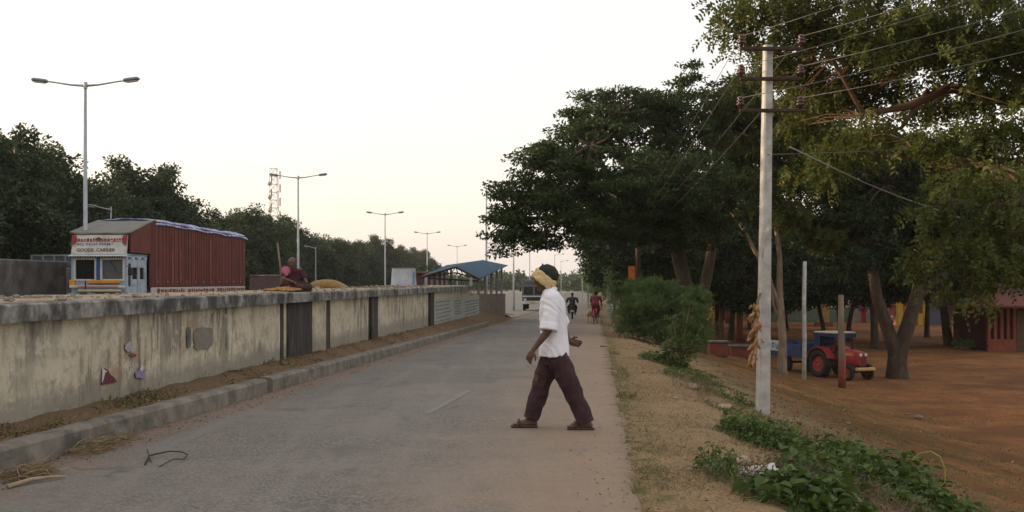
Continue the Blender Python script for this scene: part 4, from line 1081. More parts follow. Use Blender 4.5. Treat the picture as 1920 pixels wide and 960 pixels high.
MB().bbox((0, 7, .78), (.9, 13, .2), .02).build('chassis', M['rust'], lorry)

# distant grey lorry on the road
fy = 108.0; fx = (1001-CX)/FPX*fy
fl = thing('grey_lorry', 'distant grey lorry facing the viewer past the end of the wall', 'lorry', (fx, fy, gz(fx, fy)+.02), -.07)
M['lorrygrey'] = plain('dusty_grey_paint', (.115, .12, .12), .6, .2, 4)
mb = MB(); frame_panel(-1.2, 1.2, .75, 2.75, [(-1.02, -.08, 1.62, 2.42), (.08, 1.02, 1.62, 2.42)], 0, .08, mb); mb.bbox((0, 1.0, 2.78), (2.46, 2.1, .10), .04)
for s in (-1, 1): mb.box((s*1.17, 1.0, 1.75), (.06, 1.8, 1.95))
mb.box((0, 1.9, 1.75), (2.28, .06, 1.95)); mb.build('cab', M['lorrygrey'], fl)
for s in (-.55, .55):
    MB().box((s, .05, 2.02), (.93, .02, .79)).build('windscreen', M['glassd'], fl)
    MB().lathe([(0, -.03), (.13, -.03), (.13, .05), (0, .05)], (s*1.6, -.06, 1.12), 'y', 16).build('headlight', M['lens'], fl, smooth='auto')
MB().bbox((0, -.05, 1.45), (2.3, .08, .12), .02).build('white_band', M['white'], fl); MB().bbox((0, -.04, 1.22), (1.5, .06, .2), .02).build('grille', M['black'], fl)
MB().bbox((0, -.12, .82), (2.45, .2, .3), .04).build('bumper', M['white'], fl); MB().bbox((-.1, -.235, .86), (.55, .02, .16), .004).build('number_plate', M['yellow'], fl)
MB().bbox((0, .1, 2.98), (1.7, .25, .3), .05).build('roof_board', M['lorrygrey'], fl)
mb = MB(); mb.bbox((0, 5.2, 1.75), (2.5, 6.2, 1.7), .04); mb.build('cargo_body', M['lorrygrey'], fl)
for yy in (.9, 6.4):
    for s in (-1, 1): wheel(fl, (s*1.0, yy, .5), .5, .3, M['rust'])
for s in (-1, 1): MB().bbox((s*1.36, -.1, 2.1), (.16, .06, .34), .02).build('mirror', M['black'], fl)

# ------------------------------------------------------------------ tractor and trailer
tp = G(1548, 708); tp = Vector((tp.x+.33, tp.y+.35, 0)); tp.z = gz(tp.x, tp.y)
trac = thing('tractor', 'small red tractor with blue canopy parked under the trees', 'tractor', tp, R(-66))
# local: +x forwards (towards the camera's lower right), y to its left side
def arch(c, r0, r1, w_, a0, a1, n=12):
    vs = []
    for k in range(n+1):
        a = a0+(a1-a0)*k/n
        for r_, yy in ((r0, -w_/2), (r1, -w_/2), (r1, w_/2), (r0, w_/2)): vs.append((c[0]+math.cos(a)*r_, c[1]+yy, c[2]+math.sin(a)*r_))
    fs = [(0, 1, 2, 3)]; m = n*4; fs.append((m+3, m+2, m+1, m))
    for k in range(n):
        for i in range(4): fs.append((k*4+i, k*4+4+i, k*4+4+(i+1) % 4, k*4+(i+1) % 4))
    return MB().add(vs, fs)
for s in (-1, 1):
    t = wheel(trac, (0, s*.62, .64), .64, .34, M['paintred'], 'y', .56)
    lug = MB()
    for k in range(18):
        a = k*math.pi/9
        for q in (-1, 1): lug.box((math.cos(a+q*.08)*.645, s*.62+q*.085, .64+math.sin(a+q*.08)*.645), (.05, .17, .045), Matrix.Rotation(-a, 3, 'Y') @ Matrix.Rotation(q*.5, 3, 'X'))
    lug.build('tread', M['tyre'], t)
    wheel(trac, (1.75, s*.55, .36), .36, .18, M['paintred'], 'y', .52)
    arch((0, s*.60, .66), .71, .75, .40, R(20), R(165)).build('fender', M['paintred'], trac, fixn=True, smooth='auto')
    MB().bbox((-.02, s*.36, 1.1), (.75, .06, .62), .02).build('fender_side', M['paintred'], trac)
rings = []
for x, hw, z0, z1 in ((.75, .27, .72, 1.30), (.95, .29, .68, 1.34), (1.5, .29, .62, 1.32), (1.95, .27, .60, 1.27), (2.08, .23, .64, 1.20)):
    ring = []
    for k in range(20):
        q = 2*math.pi*k/20; cs, sn = math.cos(q), math.sin(q)
        ring.append(Vector((x, hw*math.copysign(abs(cs)**.45, cs), (z0+z1)/2+(z1-z0)/2*math.copysign(abs(sn)**.45, sn))))
    rings.append(ring)
hood = MB().loft(rings).build('bonnet', M['paintred'], trac, smooth='auto', fixn=True)
gm = MB()
for k in range(8): gm.bbox((2.09, 0, .70+k*.055), (.03, .36, .028), .006)
gm.build('grille', plain('dark_red_grille', (.11, .012, .014), .6), hood)
for s in (-1, 1):
    MB().lathe([(0, -.02), (.065, -.02), (.07, .02), (0, .05)], (2.09, s*.14, 1.13), 'x', 14).build('headlight', M['lens'], hood, smooth='auto')
    MB().bbox((1.45, s*.292, 1.12), (.7, .012, .09), .004).build('decal', M['yellow'], hood)
MB().bbox((.95, 0, .62), (1.9, .36, .42), .05).build('engine_block', plain('oily_iron', (.05, .045, .045), .6), trac)
MB().bbox((2.22, 0, .52), (.22, 1.0, .14), .03).build('front_bumper', plain('cream_timber', (.40, .30, .14), .7, .3, 9), trac)
MB().bbox((1.75, 0, .40), (.14, 1.05, .14), .03).build('front_axle', M['rust'], trac)
MB().bbox((.2, 0, .66), (.5, 1.0, .16), .03).build('rear_axle', M['rust'], trac)
MB().tube([(1.2, .2, 1.3), (1.2, .2, 1.75), (1.25, .2, 1.8)], .03, 8).build('exhaust', M['rust'], trac)
st = MB().tube([(.75, 0, 1.15), (.55, 0, 1.42)], .022, 6).build('steering_column', M['black'], trac)
MB().lathe([(.19+.018*math.cos(a), .018*math.sin(a)) for a in np.linspace(0, 2*math.pi, 8, endpoint=False)], (.55, 0, 1.43), 'z', 20).build('steering_wheel', M['black'], st, smooth=True)
sb = MB().bbox((0, 0, 1.12), (.42, .44, .10), .04).build('seat', M['black'], trac); MB().bbox((-.2, 0, 1.34), (.08, .42, .36), .04).build('backrest', M['black'], sb)
M['canopyblue'] = plain('navy_canvas', (.014, .026, .085), .8, .35, 6)
cn = MB()
for x, yy in ((-.32, -.52), (-.32, .52), (.80, -.50), (.80, .50)): cn.tube([(x, yy, .95), (x, yy, 2.02)], .022, 6)
cn = cn.build('canopy_post', M['rust'], trac); cn.name = 'canopy_frame'
cp = MB().bbox((.26, 0, 2.05), (1.4, 1.26, .08), .03).build('canopy', plain('cream_canvas', (.46, .40, .28), .8, .2, 7), trac)
for a in ((.26, .63, 1.95, 1.4, .02, .14), (.26, -.63, 1.95, 1.4, .02, .14), (-.44, 0, 1.72, .02, 1.24, .6), (.96, 0, 1.93, .02, 1.24, .2), (-.22, -.62, 1.70, .46, .02, .6)):
    MB().bbox(a[:3], a[3:], .008).build('canopy_valance', M['canopyblue'], cp)
MB().tube([(-.4, 0, .5), (-.95, 0, .5)], .04, 8).build('drawbar', M['rust'], trac)
trac.scale = (.94, .94, .94)
# trailer hitched behind
tl = thing('farm_trailer', 'blue farm trailer with white lettered side board behind the tractor', 'trailer', trac.location.copy(), R(-70))
M['trailblue'] = plain('trailer_blue', (.018, .045, .14), .6, .35, 4)
mb = MB(); mb.bbox((-2.3, 0, .82), (2.6, 1.6, .10), .02)
for s in (-1, 1): mb.bbox((-2.3, s*.78, 1.10), (2.6, .05, .50), .015)
mb.bbox((-1.03, 0, 1.12), (.05, 1.55, .56), .015); mb.bbox((-3.58, 0, 1.10), (.05, 1.55, .5), .015)
mb.build('tub', M['trailblue'], tl)
bd = MB().bbox((-2.95, -.83, 1.20), (1.25, .03, .46), .01).build('side_board', plain('sky_white_board', (.36, .46, .50), .7, .15, 7), tl)
mb = MB()
for k in range(4):
    x = -3.42+k*.29; z = 1.20
    mb.box((x, -.848, z), (.045, .01, .26)); mb.box((x+.07, -.848, z+(.10 if k % 2 else -.11)), (.16, .01, .05)); mb.box((x+.13, -.848, z-.02), (.045, .01, .20))
mb.build('board_lettering', M['black'], bd)
for x in (-2.35,):
    for s in (-1, 1): wheel(tl, (x, s*.68, .45), .45, .22, plain('dusty_rim', (.25, .20, .14), .8), 'y', .55)
MB().tube([(-1.0, 0, .75), (-.5, 0, .52)], .05, 8).build('drawbar', M['rust'], tl)
MB().bbox((-2.35, 0, .48), (.1, 1.3, .1), .02).build('axle', M['rust'], tl)

# ------------------------------------------------------------------ buildings on the far side of the field
def base(px, yy): x = (px-CX)/FPX*yy; return Vector((x, yy, gz(x, yy)))
def hz(py, yy): return EYE-(py-HY)/FPX*yy
M['bpink'] = plain('dull_pink_wash', (.32, .20, .17), .9, .2, 2, grime=(.12, .08, .07))
M['bred'] = plain('brick_red_wash', (.21, .064, .038), .9, .22, 3, grime=(.13, .04, .025))
M['roofbrown'] = plain('brown_roof', (.17, .09, .065), .85, .25, 4)
M['shutter'] = plain('slate_shutter', (.10, .105, .15), .6, .15, 3)
M['lilac'] = plain('lilac_door', (.34, .34, .48), .7, .15, 5)
M['green_wall'] = plain('pale_green_wash', (.13, .19, .14), .9, .2, 2)
M['ochre'] = plain('ochre_wash', (.30, .20, .05), .9, .3, 2)
M['darkroom'] = plain('dark_interior', (.02, .015, .013), .9)
def bld(name, label, px, yy): return thing(name, label, 'building', base(px, yy))
# yellow pillared shop
yy = 98.0; k_ = yy/FPX
sh = bld('village_shop', 'yellow-pillared shop with red band and painted emblem seen through the forked tree', 1715, yy); O = sh.location
def bx(px0, px1, y0, y1, dy, dep, name, m_, par, b=.02):
    """wall piece between two columns and two rows of the photo, at depth yy+dy"""
    Y = yy+dy; f = Y/FPX; x0, x1 = (px0-CX)*f, (px1-CX)*f; z1, z0 = hz(y0, Y), hz(y1, Y)
    return MB().bbox(((x0+x1)/2, Y+dep/2, (z0+z1)/2), (x1-x0, dep, z1-z0), b).build(name, m_, par, True)
bx(1683, 1738, 536, 618, .5, 4, 'shop_wall', M['bred'], sh)
p_ = bx(1683, 1694, 556, 618, 0, .45, 'pillar', M['yellow'], sh); p2 = bx(1722, 1733, 588, 618, -.6, .45, 'pillar', M['yellow'], sh)
bx(1682, 1698, 533, 556, -.1, .5, 'yellow_sign', plain('bright_yellow', (.55, .37, .03), .7), sh)
bx(1683, 1710, 556, 562, -.2, .5, 'red_band', M['paintred'], sh); e_ = bx(1699, 1713, 531, 556, -.1, .2, 'emblem_board', plain('pale_pink_board', (.55, .40, .38), .7, .3, 30), sh)
MB().lathe([(0, -.01), (.17, -.01), (.17, .01), (0, .01)], Vector(((1706-CX)*k_, yy-.13, hz(543, yy)))-O, "y", 16).build("emblem", plain("red_print", (.4, .08, .08), .7, .3, 30), sh)
bx(1696, 1702, 562, 618, -.05, .3, 'door_post', M['orange'], sh)
# brown-roofed shop with shutters
s2 = bld('shuttered_shop', 'brown sloping-roofed shop with slate shutter beside the yellow pillars', 1770, 97)
yy = 97.0; O = s2.location
bx(1736, 1786, 545, 616, 1.2, 5, 'shop_wall', M['bpink'], s2); bx(1739, 1775, 566, 614, 1.1, .12, 'shutter', M['shutter'], s2)
rf = []
for px, py, dy in ((1734, 563, -.8), (1786, 560, -.8), (1786, 531, 4), (1738, 531, 4)): rf.append(Vector(((px-CX)/FPX*(yy+dy), yy+dy, hz(py, yy+dy)))-O)
MB().prism(rf, (0, 0, .12)).build('roof', M['roofbrown'], s2, fixn=True)
bx(1731, 1735, 548, 616, .4, .3, 'yellow_post', M['yellow'], s2)
# long pink house with lilac doors
s3_ = bld('pink_house', 'long dull pink house with lilac doors behind the thick dark tree', 1830, 96); yy = 96.0
bx(1788, 1872, 538, 616, 1.5, 5, 'house_wall', M['bpink'], s3_); bx(1786, 1876, 526, 538, .6, 6, 'roof', M['roofbrown'], s3_); bx(1786, 1850, 524, 527, .5, .4, 'roof_edge', M['white'], s3_)
for a, b in ((1796, 1802), (1803, 1817)): bx(a, b, 572, 614, 1.4, .12, 'door', M['lilac'], s3_)
bx(1788, 1800, 592, 620, .6, .5, 'white_post', plain('pale_plinth', (.36, .33, .24), .8), s3_)
bx(1820, 1870, 606, 618, .2, 1.2, 'plinth', M['darkroom'], s3_)
# brick-red house with columned front
yy = 62.0; s4 = bld('red_house', 'brick red house with columned verandah at the edge of the field', 1905, yy); O = s4.location
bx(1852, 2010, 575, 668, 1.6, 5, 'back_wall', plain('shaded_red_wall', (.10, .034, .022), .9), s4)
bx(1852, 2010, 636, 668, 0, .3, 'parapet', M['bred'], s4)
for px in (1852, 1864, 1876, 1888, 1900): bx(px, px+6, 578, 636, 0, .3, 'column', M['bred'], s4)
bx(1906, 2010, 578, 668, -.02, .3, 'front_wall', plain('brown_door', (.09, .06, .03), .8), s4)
bx(1849, 2014, 570, 579, -.4, 2.4, 'lintel', M['bred'], s4)
rf = []
for px, py, dy in ((1822, 575, -1.4), (2040, 579, -1.4), (2040, 530, 4), (1860, 536, 4)): rf.append(Vector(((px-CX)/FPX*(yy+dy), yy+dy, hz(py, yy+dy)))-O)
MB().prism(rf, (0, 0, .12)).build('roof', plain('red_tile_roof', (.14, .045, .035), .85, .25, 6, bmp=.4), s4, fixn=True)
bx(1901, 1916, 543, 552, 1.2, .06, 'roof_board', plain('violet_grey_board', (.20, .17, .22), .7), s4)
# small far houses and coloured walls
yy = 104.0; s5 = bld('white_hut', 'small whitish hut with dark doorway past the parked motorcycles', 1648, yy)
bx(1600, 1682, 555, 612, 1, 4, 'hut_wall', plain('pale_wash', (.25, .23, .21), .9, .25, 2), s5); bx(1596, 1686, 545, 555, .6, 5, 'roof', plain('grey_sheet', (.20, .20, .22), .8), s5); bx(1660, 1672, 575, 612, .9, .2, 'doorway', M['darkroom'], s5); bx(1616, 1624, 575, 612, .9, .2, 'doorway', M['paintred'], s5)
yy = 106.0; gw = thing('green_boundary_wall', 'pale green boundary wall at the back of the shaded grove', 'wall', base(1520, yy)); bx(1440, 1596, 577, 614, 0, .25, 'wall_face', M['green_wall'], gw); bx(1440, 1596, 574, 577, -.05, .35, 'coping', M['white'], gw)
yy = 108.0; ow = bld('ochre_house', 'ochre-walled house dimly seen through the grove trunks', 1390, yy)
bx(1335, 1440, 560, 612, 0, 4, 'house_wall', M['ochre'], ow); bx(1330, 1446, 548, 560, -.4, 5, 'roof', M['roofbrown'], ow)
for a, b in ((1352, 1362), (1384, 1392), (1412, 1424)): bx(a, b, 575, 611, -.1, .2, 'doorway', M['darkroom'], ow)
yy = 95.0; fp = thing('stone_pillar', 'short ochre pillar with small plinth standing in the grove', 'pillar', base(1548, yy)); bx(1541, 1555, 570, 606, 0, .7, 'pillar_shaft', M['ochre'], fp); bx(1533, 1562, 604, 626, -.2, 1.2, 'plinth', M['bred'], fp)
# low stone kerb walls in the grove
for k, (a, b, py, lb) in enumerate(((1332, 1366, 668, 'low dark red masonry bench in the grove, nearest the large shrub'), (1372, 1424, 672, 'low dark red masonry bench in the grove, beside the concrete pole'))):
    g = G((a+b)/2, py); f = g.y/FPX; r_ = thing('masonry_bench', lb, 'bench', g)
    MB().bbox((0, .35, .28), ((b-a)*f, .6, .62), .04).build('bench_block', M['bred'], r_); MB().bbox((0, .35, .62), ((b-a)*f+.12, .74, .08), .02).build('bench_slab', M['concrete'], r_)
# posts
def post(name, label, cat, px0, py0, px1, py1, r0, r1, mat, n=8, paint=None):
    g = G(px0, py0); t = P(px1, py1, g.y); r_ = thing(name, label, cat, g)
    m = (t-g); MB().tube([Vector((0, 0, -.3)), m*.3+Vector((.02, 0, 0)), m*.65-Vector((.015, 0, 0)), m], [r0, r0*.95, (r0+r1)/2, r1], n).build('post_shaft', mat, r_, smooth=True)
    if paint: MB().tube([Vector((0, 0, -.02)), m*.12, m*.3+Vector((.02, 0, 0))], r0*1.06, n).build('painted_foot', paint, r_, smooth=True)
post('wooden_post', 'bare wooden post with red-painted foot in front of the tractor', 'post', 1579, 727, 1577, 553, .135, .10, M['wood'], 9, M['redpaint'])
post('thin_pole', 'thin grey pole between the pale tree and the tractor', 'pole', 1507, 712, 1509, 490, .085, .075, M['pole'], 6)
post('striped_trunk', 'straight bare trunk with red-limed foot in the dark grove', 'tree trunk', 1387, 642, 1386, 440, .20, .14, M['palebark'], 9, M['redpaint'])
post('limed_trunk', 'short red-limed trunk farther back in the grove', 'tree trunk', 1364, 606, 1362, 520, .22, .16, M['redbark'], 8, M['redpaint'])
# orange board on a dark trunk
g = Vector((P(1190, 560, 50))); g.z = gz(g.x, 50); ob = thing('orange_board', 'small orange board fixed on a dark post above the large shrub', 'board', g)
MB().tube([(.18, .1, -.3), (.18, .1, 3.0), (.12, .1, 6)], [.14, .12, .09], 8).build('post_shaft', M['bark'], ob, smooth=True)
MB().bbox((-.14, -.06, P(0, 512, 50).z-g.z), (.30, .06, .64), .01).build('board_panel', plain('orange_board_paint', (.55, .16, .05), .7), ob)

# ------------------------------------------------------------------ beyond the wall, left side
cw = thing('concrete_wall', 'weathered grey concrete wall ending before the parked lorry', 'wall', (-18.55, 34.5, -.25), math.atan2(1, .03))
MB().bbox((0, 0, 1.3), (18, .35, 2.55), .05).build('wall_face', plain('mottled_concrete', (.115, .105, .095), .95, .35, 2, grime=(.05, .045, .04), bmp=.5), cw)
cw.location = (-18.55, 34.6, -.25); MB().bbox((8.9, -.01, 1.2), (.3, .42, 2.2), .03).build('end_pier', plain('pale_concrete', (.22, .21, .19), .9, .3, 4), cw)
yy = 58.0; sh2 = thing('sheet_fence', 'blue-grey corrugated sheet fence behind the parked lorry', 'fence', base(110, yy))
mb = MB()
x0, x1 = (60-CX)/FPX*yy, (145-CX)/FPX*yy; n = 60
for k in range(n): mb.bbox((x0+(x1-x0)*(k+.5)/n, yy+.03*(k % 2), hz(478, yy)/2-.1), ((x1-x0)/n*1.02, .05, hz(478, yy)+.2), .01)
mb.build('corrugated_sheet', plain('blue_grey_sheet', (.13, .17, .20), .6, .2, 2), sh2, True); MB().bbox(((x0+x1)/2, yy-.06, hz(479, yy)), (x1-x0, .08, .08), .01).build('top_rail', M['galv'], sh2, True)
for k in range(5): MB().bbox((x0+(x1-x0)*k/4, yy-.07, hz(478, yy)/2-.1), (.08, .08, hz(478, yy)+.2), .01).build('post', M['galv'], sh2, True)
yy = 75.0; bw = thing('brown_wall', 'low brown wall behind the crouching woman and the stick', 'wall', base(500, yy)); bx(468, 527, 517, 556, 0, .3, 'wall_face', plain('brown_wash', (.115, .07, .065), .9, .2, 3), bw); bx(467, 528, 515, 518, -.05, .4, 'coping', M['concrete'], bw)
# mound under yellow tarpaulin
yy = 62.0; tm = thing('covered_cart', 'long low load under yellow-orange tarpaulin with green sides', 'cart', base(612, yy)); O = tm.location
f = yy/FPX; L = 85*f; zc = hz(541, yy)-O.z; zt_ = hz(524, yy)-O.z
rings = []
for k in range(15):
    t = -1+2*k/14; hgt = max(.02, (1-abs(t)**2.6))*(zt_-zc)*(1+.05*mnoise.noise((k*.9, 0, 0)))
    rings.append([Vector((t*L/2, math.cos(a)*.9, zc+math.sin(a)*hgt+.02*mnoise.noise((k*.7, a, 3)))) for a in np.linspace(0, math.pi, 11)])
MB().loft(rings).build('tarpaulin', plain('mustard_tarpaulin', (.20, .115, .02), .6, .3, 5), tm, smooth=True, fixn=True)
MB().bbox((-.6, 0, zc-.25), (L*.5, 1.82, .7), .05).build('side_panel', M['greenp'], tm); MB().bbox((.6, 0, zc-.32), (L*.55, 1.8, .52), .05).build('side_panel', M['ochre'], tm)
MB().bbox((-.35, -.94, zc+.0), (.24, .05, .26), .02).build('white_patch', M['white'], tm)
for x in (-.9, .9):
    for s in (-1, 1): wheel(tm, (x, s*.75, .38), .38, .18, M['rust'], 'y')
MB().bbox((0, 0, .62), (L*.9, 1.5, .3), .03).build('cart_bed', M['rust'], tm)
# white covered stall
yy = 46.0; ws = thing('plastic_stall', 'small stall wrapped in white and pale blue plastic sheet', 'stall', (base(757, yy).x, yy, COP-.1)); O = ws.location; f = yy/FPX
z1 = hz(503, yy)-O.z; hw = 22*f
rings = []
for z in np.linspace(0, z1, 7):
    t = z/z1; w_ = hw*(1.06-.13*t)
    rings.append([Vector((math.copysign(abs(math.cos(a))**.35, math.cos(a))*w_*(1+.03*mnoise.noise((a, z*2, 0))), math.copysign(abs(math.sin(a))**.35, math.sin(a))*.55*(1+.05*mnoise.noise((a*2, z*3, 4))), z)) for a in np.linspace(0, 2*math.pi, 40, endpoint=False)])
MB().loft(rings).build('plastic_sheet', plain('white_plastic', (.50, .52, .55), .4, .15, 3, grime=(.30, .40, .55), gr=(.55, .7)), ws, smooth='auto', fixn=True)
MB().bbox((hw*.96, -.1, z1*.45), (.03, .9, z1*.8), .01).build('blue_sheet', plain('light_blue_plastic', (.22, .36, .58), .4), ws)
MB().tube([(-hw*.95, -.56, z1+.01), (hw*.95, -.56, z1+.01)], .02, 6).build('ridge_pole', M['wood'], ws)
bs = thing('brown_hut', 'low brown flat-roofed hut between the white stall and blue roof', 'hut', (base(806, 64).x, 64, -.3)); yy = 64.0
bx(780, 832, 512, 560, 0, 2.5, 'hut_wall', plain('brown_hut_wall', (.11, .06, .05), .9, .3, 3), bs); bx(777, 836, 509, 513, -.3, 3, 'roof', M['roofbrown'], bs)
# stairway shelter with inclined blue roof
shl = thing('blue_roof_shelter', 'stair shelter with rising blue sheet gable roof at the wall end', 'shelter', (-1.5, 50, gz(-1.5, 50)-.1)); O = shl.location
A0 = P(854, 500, 50); D0 = P(900, 523, 50); T0 = P(789, 519, 50); Bf = P(907, 488, 66); Cf = P(953, 497.5, 66); Tf = Vector((Bf.x-(Cf.x-Bf.x)*1.5, 66, Cf.z))
roofm = plain('blue_roof_sheet', (.020, .070, .115), .75, .2, 2, spec=.15, grime=(.035, .085, .12))
def roof_side(a, b, c, d, name):
    n = 26; V = []
    for k in range(n+1):
        t = k/n; up = .035*(k % 2)
        V += [a.lerp(d, t)+Vector((0, 0, up)), b.lerp(c, t)+Vector((0, 0, up))]
    m = len(V); V2 = [v-Vector((0, 0, .03)) for v in V]
    F = []
    for k in range(n): F.append((2*k, 2*k+1, 2*k+3, 2*k+2)); F.append((m+2*k, m+2*k+2, m+2*k+3, m+2*k+1))
    F += [(0, m, m+1, 1), (2*n, 2*n+1, m+2*n+1, m+2*n)]
    return MB().add(V+V2, F).build(name, roofm, shl, True)
roof_side(A0, D0, Cf, Bf, 'roof'); roof_side(A0, T0, Tf, Bf, 'roof')
tr = MB(); dn = Vector((0, 0, -.22))
for a, b in ((A0, D0), (A0, T0)):
    tr.tube([a+Vector((0, 0, -.03)), b+Vector((0, 0, -.03))], .05, 6)
    for k in range(5): tr.tube([a.lerp(b, k/5)-Vector((0, 0, .03)), a.lerp(b, (k+.5)/5)+dn*(1-k/6)], .022, 5)
    tr.tube([A0+dn*1.3, b-Vector((0, 0, .02))], .035, 6)
tr.tube([D0+Vector((-.1, 0, -.1)), T0+Vector((.1, 0, -.05))], .045, 6); tr.build('truss', M['rust'], shl, True)
for k in range(6):
    t = k/5; e = D0.lerp(Cf, t)+Vector((-.42, 0, -.03+.1)); MB().bbox((e.x, e.y, (e.z-.7)/2), (.14, .14, e.z+.7), .02).build('post', M['galv'], shl, True)
    e = T0.lerp(Tf, t)+Vector((.25, 0, -.03)); MB().bbox((e.x, e.y, (e.z-.7)/2), (.14, .14, e.z+.7), .02).build('post', M['galv'], shl, True)
sw = MB(); rings = []
for k in range(12):
    y = WALL_END+.4+k*(66-WALL_END)/11; x = float(XW(y)); zt2 = EYE-(551-HY)/FPX*y+ .03*mnoise.noise((y, 0, 0)); zb = float(zr(y))-.3
    rings.append([Vector((x, y, zb)), Vector((x, y, zt2)), Vector((x-.3, y, zt2)), Vector((x-.3, y, zb))])
sw.loft(rings).build('side_wall', plain('brown_grey_render', (.20, .165, .13), .95, .3, 3, grime=(.10, .075, .06), bmp=.3), shl, True, fixn=True)
# ------------------------------------------------------------------ people and animals
Z3 = Vector((0, 0, 1))
def axes(f):
    f = Vector(f).normalized(); l = Z3.cross(f).normalized(); u = f.cross(l); return f, l, u
def rotm(f, l, u): return Matrix((f, l, u)).transposed()
def hand(mb, wr, d, n, s=1.0, curl=.5, thumb=1, fr=.0088):
    """palm, four unequal bent fingers and a thumb; n is the way the palm faces"""
    wr, d, n = Vector(wr), Vector(d).normalized(), Vector(n).normalized(); n = (n-d*n.dot(d)).normalized(); sd = d.cross(n)*thumb
    mb.ell(wr+d*.045*s, (.052*s, .040*s, .019*s), rotm(d, sd, n), 12, 8); mb.caps(wr-d*.02*s, .026*s, wr+d*.03*s, .026*s, 10)
    for i, L in enumerate((.066, .076, .071, .055)):
        b = wr+d*.082*s+sd*(.030-.020*i)*s; c1 = curl*.55+.06*i; c2 = curl*1.3+.08*i
        k1 = b+(d*math.cos(c1)+n*math.sin(c1))*L*.52*s; k2 = k1+(d*math.cos(c2)+n*math.sin(c2))*L*.5*s
        mb.caps(b-d*.02*s, fr*1.1*s, k1, fr*s, 8); mb.caps(k1, fr*s, k2, fr*.82*s, 8)
    t0 = wr+d*.022*s+sd*.026*s; t1 = t0+(d*.62+sd*.7+n*.2).normalized()*.042*s; t2 = t1+(d*.9+sd*.15+n*.35).normalized()*.032*s
    mb.caps(t0, .014*s, t1, .0115*s, 8); mb.caps(t1, .0115*s, t2, .009*s, 8)
def head(mb, c, f, s=1.0):
    f, l, u = axes(f); c = Vector(c); m = rotm(f, l, u); q = lambda a, b, h: c+(f*a+l*b+u*h)*s
    e = lambda a, b, h, r_: mb.ell(q(a, b, h), tuple(x*s for x in r_), m, 18, 12)
    e(-.008, 0, .030, (.098, .074, .100)); e(.028, 0, -.045, (.064, .056, .075)); e(.055, 0, -.098, (.028, .032, .022)); e(.074, 0, .028, (.022, .056, .014))
    e(.086, 0, -.068, (.013, .024, .012)); e(.086, 0, -.052, (.014, .02, .008)); mb.caps(q(.092, 0, .012), .010*s, q(.110, 0, -.026), .0145*s, 10)
    for k in (-1, 1): e(.066, k*.040, -.02, (.026, .02, .02)); e(-.008, k*.076, -.008, (.027, .011, .034)); e(.100, k*.012, -.032, (.012, .009, .008))
def trunk_and_limbs(mb, J, f, s=1.0, feet=True, hands=True, curl=.5):
    f, l, u = axes(f)
    V = {k: Vector(v) for k, v in J.items()}
    pel, nk = V['pelvis'], V['neck']; ax = (nk-pel).normalized(); L = (nk-pel).length
    ff = (f-ax*f.dot(ax)).normalized(); ll = ax.cross(ff)
    secs = [(-.10, .10, .085), (0, .155, .108), (.2, .148, .100), (.38, .138, .095), (.62, .158, .112), (.82, .168, .095), (.94, .11, .07), (1.02, .06, .055)]
    mb.eloft([(pel+ax*L*t, a*s, b*s) for t, a, b in secs], ll, ff, 20, 2.1)
    mb.caps(nk-ax*.03*s, .058*s, V['head']-u*.05*s-f*.012*s, .052*s, 12)
    for k in 'LR':
        sh, el, wr = V['sh'+k], V['el'+k], V['wr'+k]
        mb.caps(nk-ax*.07*s, .055*s, sh, .052*s, 10); mb.caps(sh, .050*s, el, .039*s, 12); mb.caps(el, .040*s, el.lerp(wr, .35), .040*s, 12); mb.caps(el.lerp(wr, .35), .040*s, wr, .025*s, 12)
        if hands:
            d = (wr-el).normalized(); n = V.get('palm'+k, (-f if f.dot(d) < .5 else -Z3)); hand(mb, wr, d if 'hd'+k not in V else V['hd'+k], n, s, curl, 1 if k == 'L' else -1)
        hp, kn, an = V['hip'+k], V['kn'+k], V['an'+k]
        mb.caps(hp, .085*s, kn, .056*s, 12); mb.caps(kn, .056*s, kn.lerp(an, .35), .056*s, 12); mb.caps(kn.lerp(an, .35), .056*s, an, .035*s, 12)
        if feet:
            t = V['toe'+k]; h = an*1; g = (t-an); g.z = 0; g.normalize(); lowz = t.z
            hl = an-g*.03*s; hl.z = lowz+.012*s
            mb.caps(an, .036*s, hl, .032*s, 10); mb.caps(hl, .032*s, t-g*.06*s+Z3*.004, .036*s, 10); mb.caps(an-Z3*.01, .034*s, t-g*.08*s+Z3*.008, .028*s, 10)
            sd = Z3.cross(g)
            for i in range(5): mb.caps(t-g*.07*s+sd*(i-2)*.017*s, .012*s, t-g*(.004*abs(i-1))*s+sd*(i-2)*.018*s, .010*s, 6)
def wrk(a1, f1, a2, f2, seed, aniso=(1, 1, 1)):
    def w_(c): q = (c.x*aniso[0], c.y*aniso[1], c.z*aniso[2]); return a1*mnoise.noise((q[0]*f1+seed, q[1]*f1, q[2]*f1))+a2*mnoise.noise((q[0]*f2, q[1]*f2+seed, q[2]*f2))
    return w_
M['skin'] = plain('dark_brown_skin', (.098, .048, .030), .55, .18, 14, spec=.4)
M['shirt'] = plain('white_cotton', (.70, .70, .745), .85, .06, 6, grime=(.58, .56, .56), gr=(.55, .8), bmp=.15, bscale=60)
M['trouser'] = plain('dark_plum_cloth', (.042, .019, .023), .85, .22, 8, grime=(.055, .036, .034), bmp=.2, bscale=70)
M['gold'] = plain('mustard_cloth', (.55, .41, .21), .85, .18, 10, bmp=.3, bscale=60)
M['darkcloth'] = plain('black_green_cloth', (.020, .024, .020), .85, .3, 10, bmp=.3, bscale=50)
M['hair'] = plain('black_hair', (.012, .010, .009), .6, .3, 20)
M['eye'] = plain('eye', (.35, .33, .30), .2, .1, 30)
M['sandal'] = plain('worn_leather', (.06, .042, .028), .7, .35, 12)

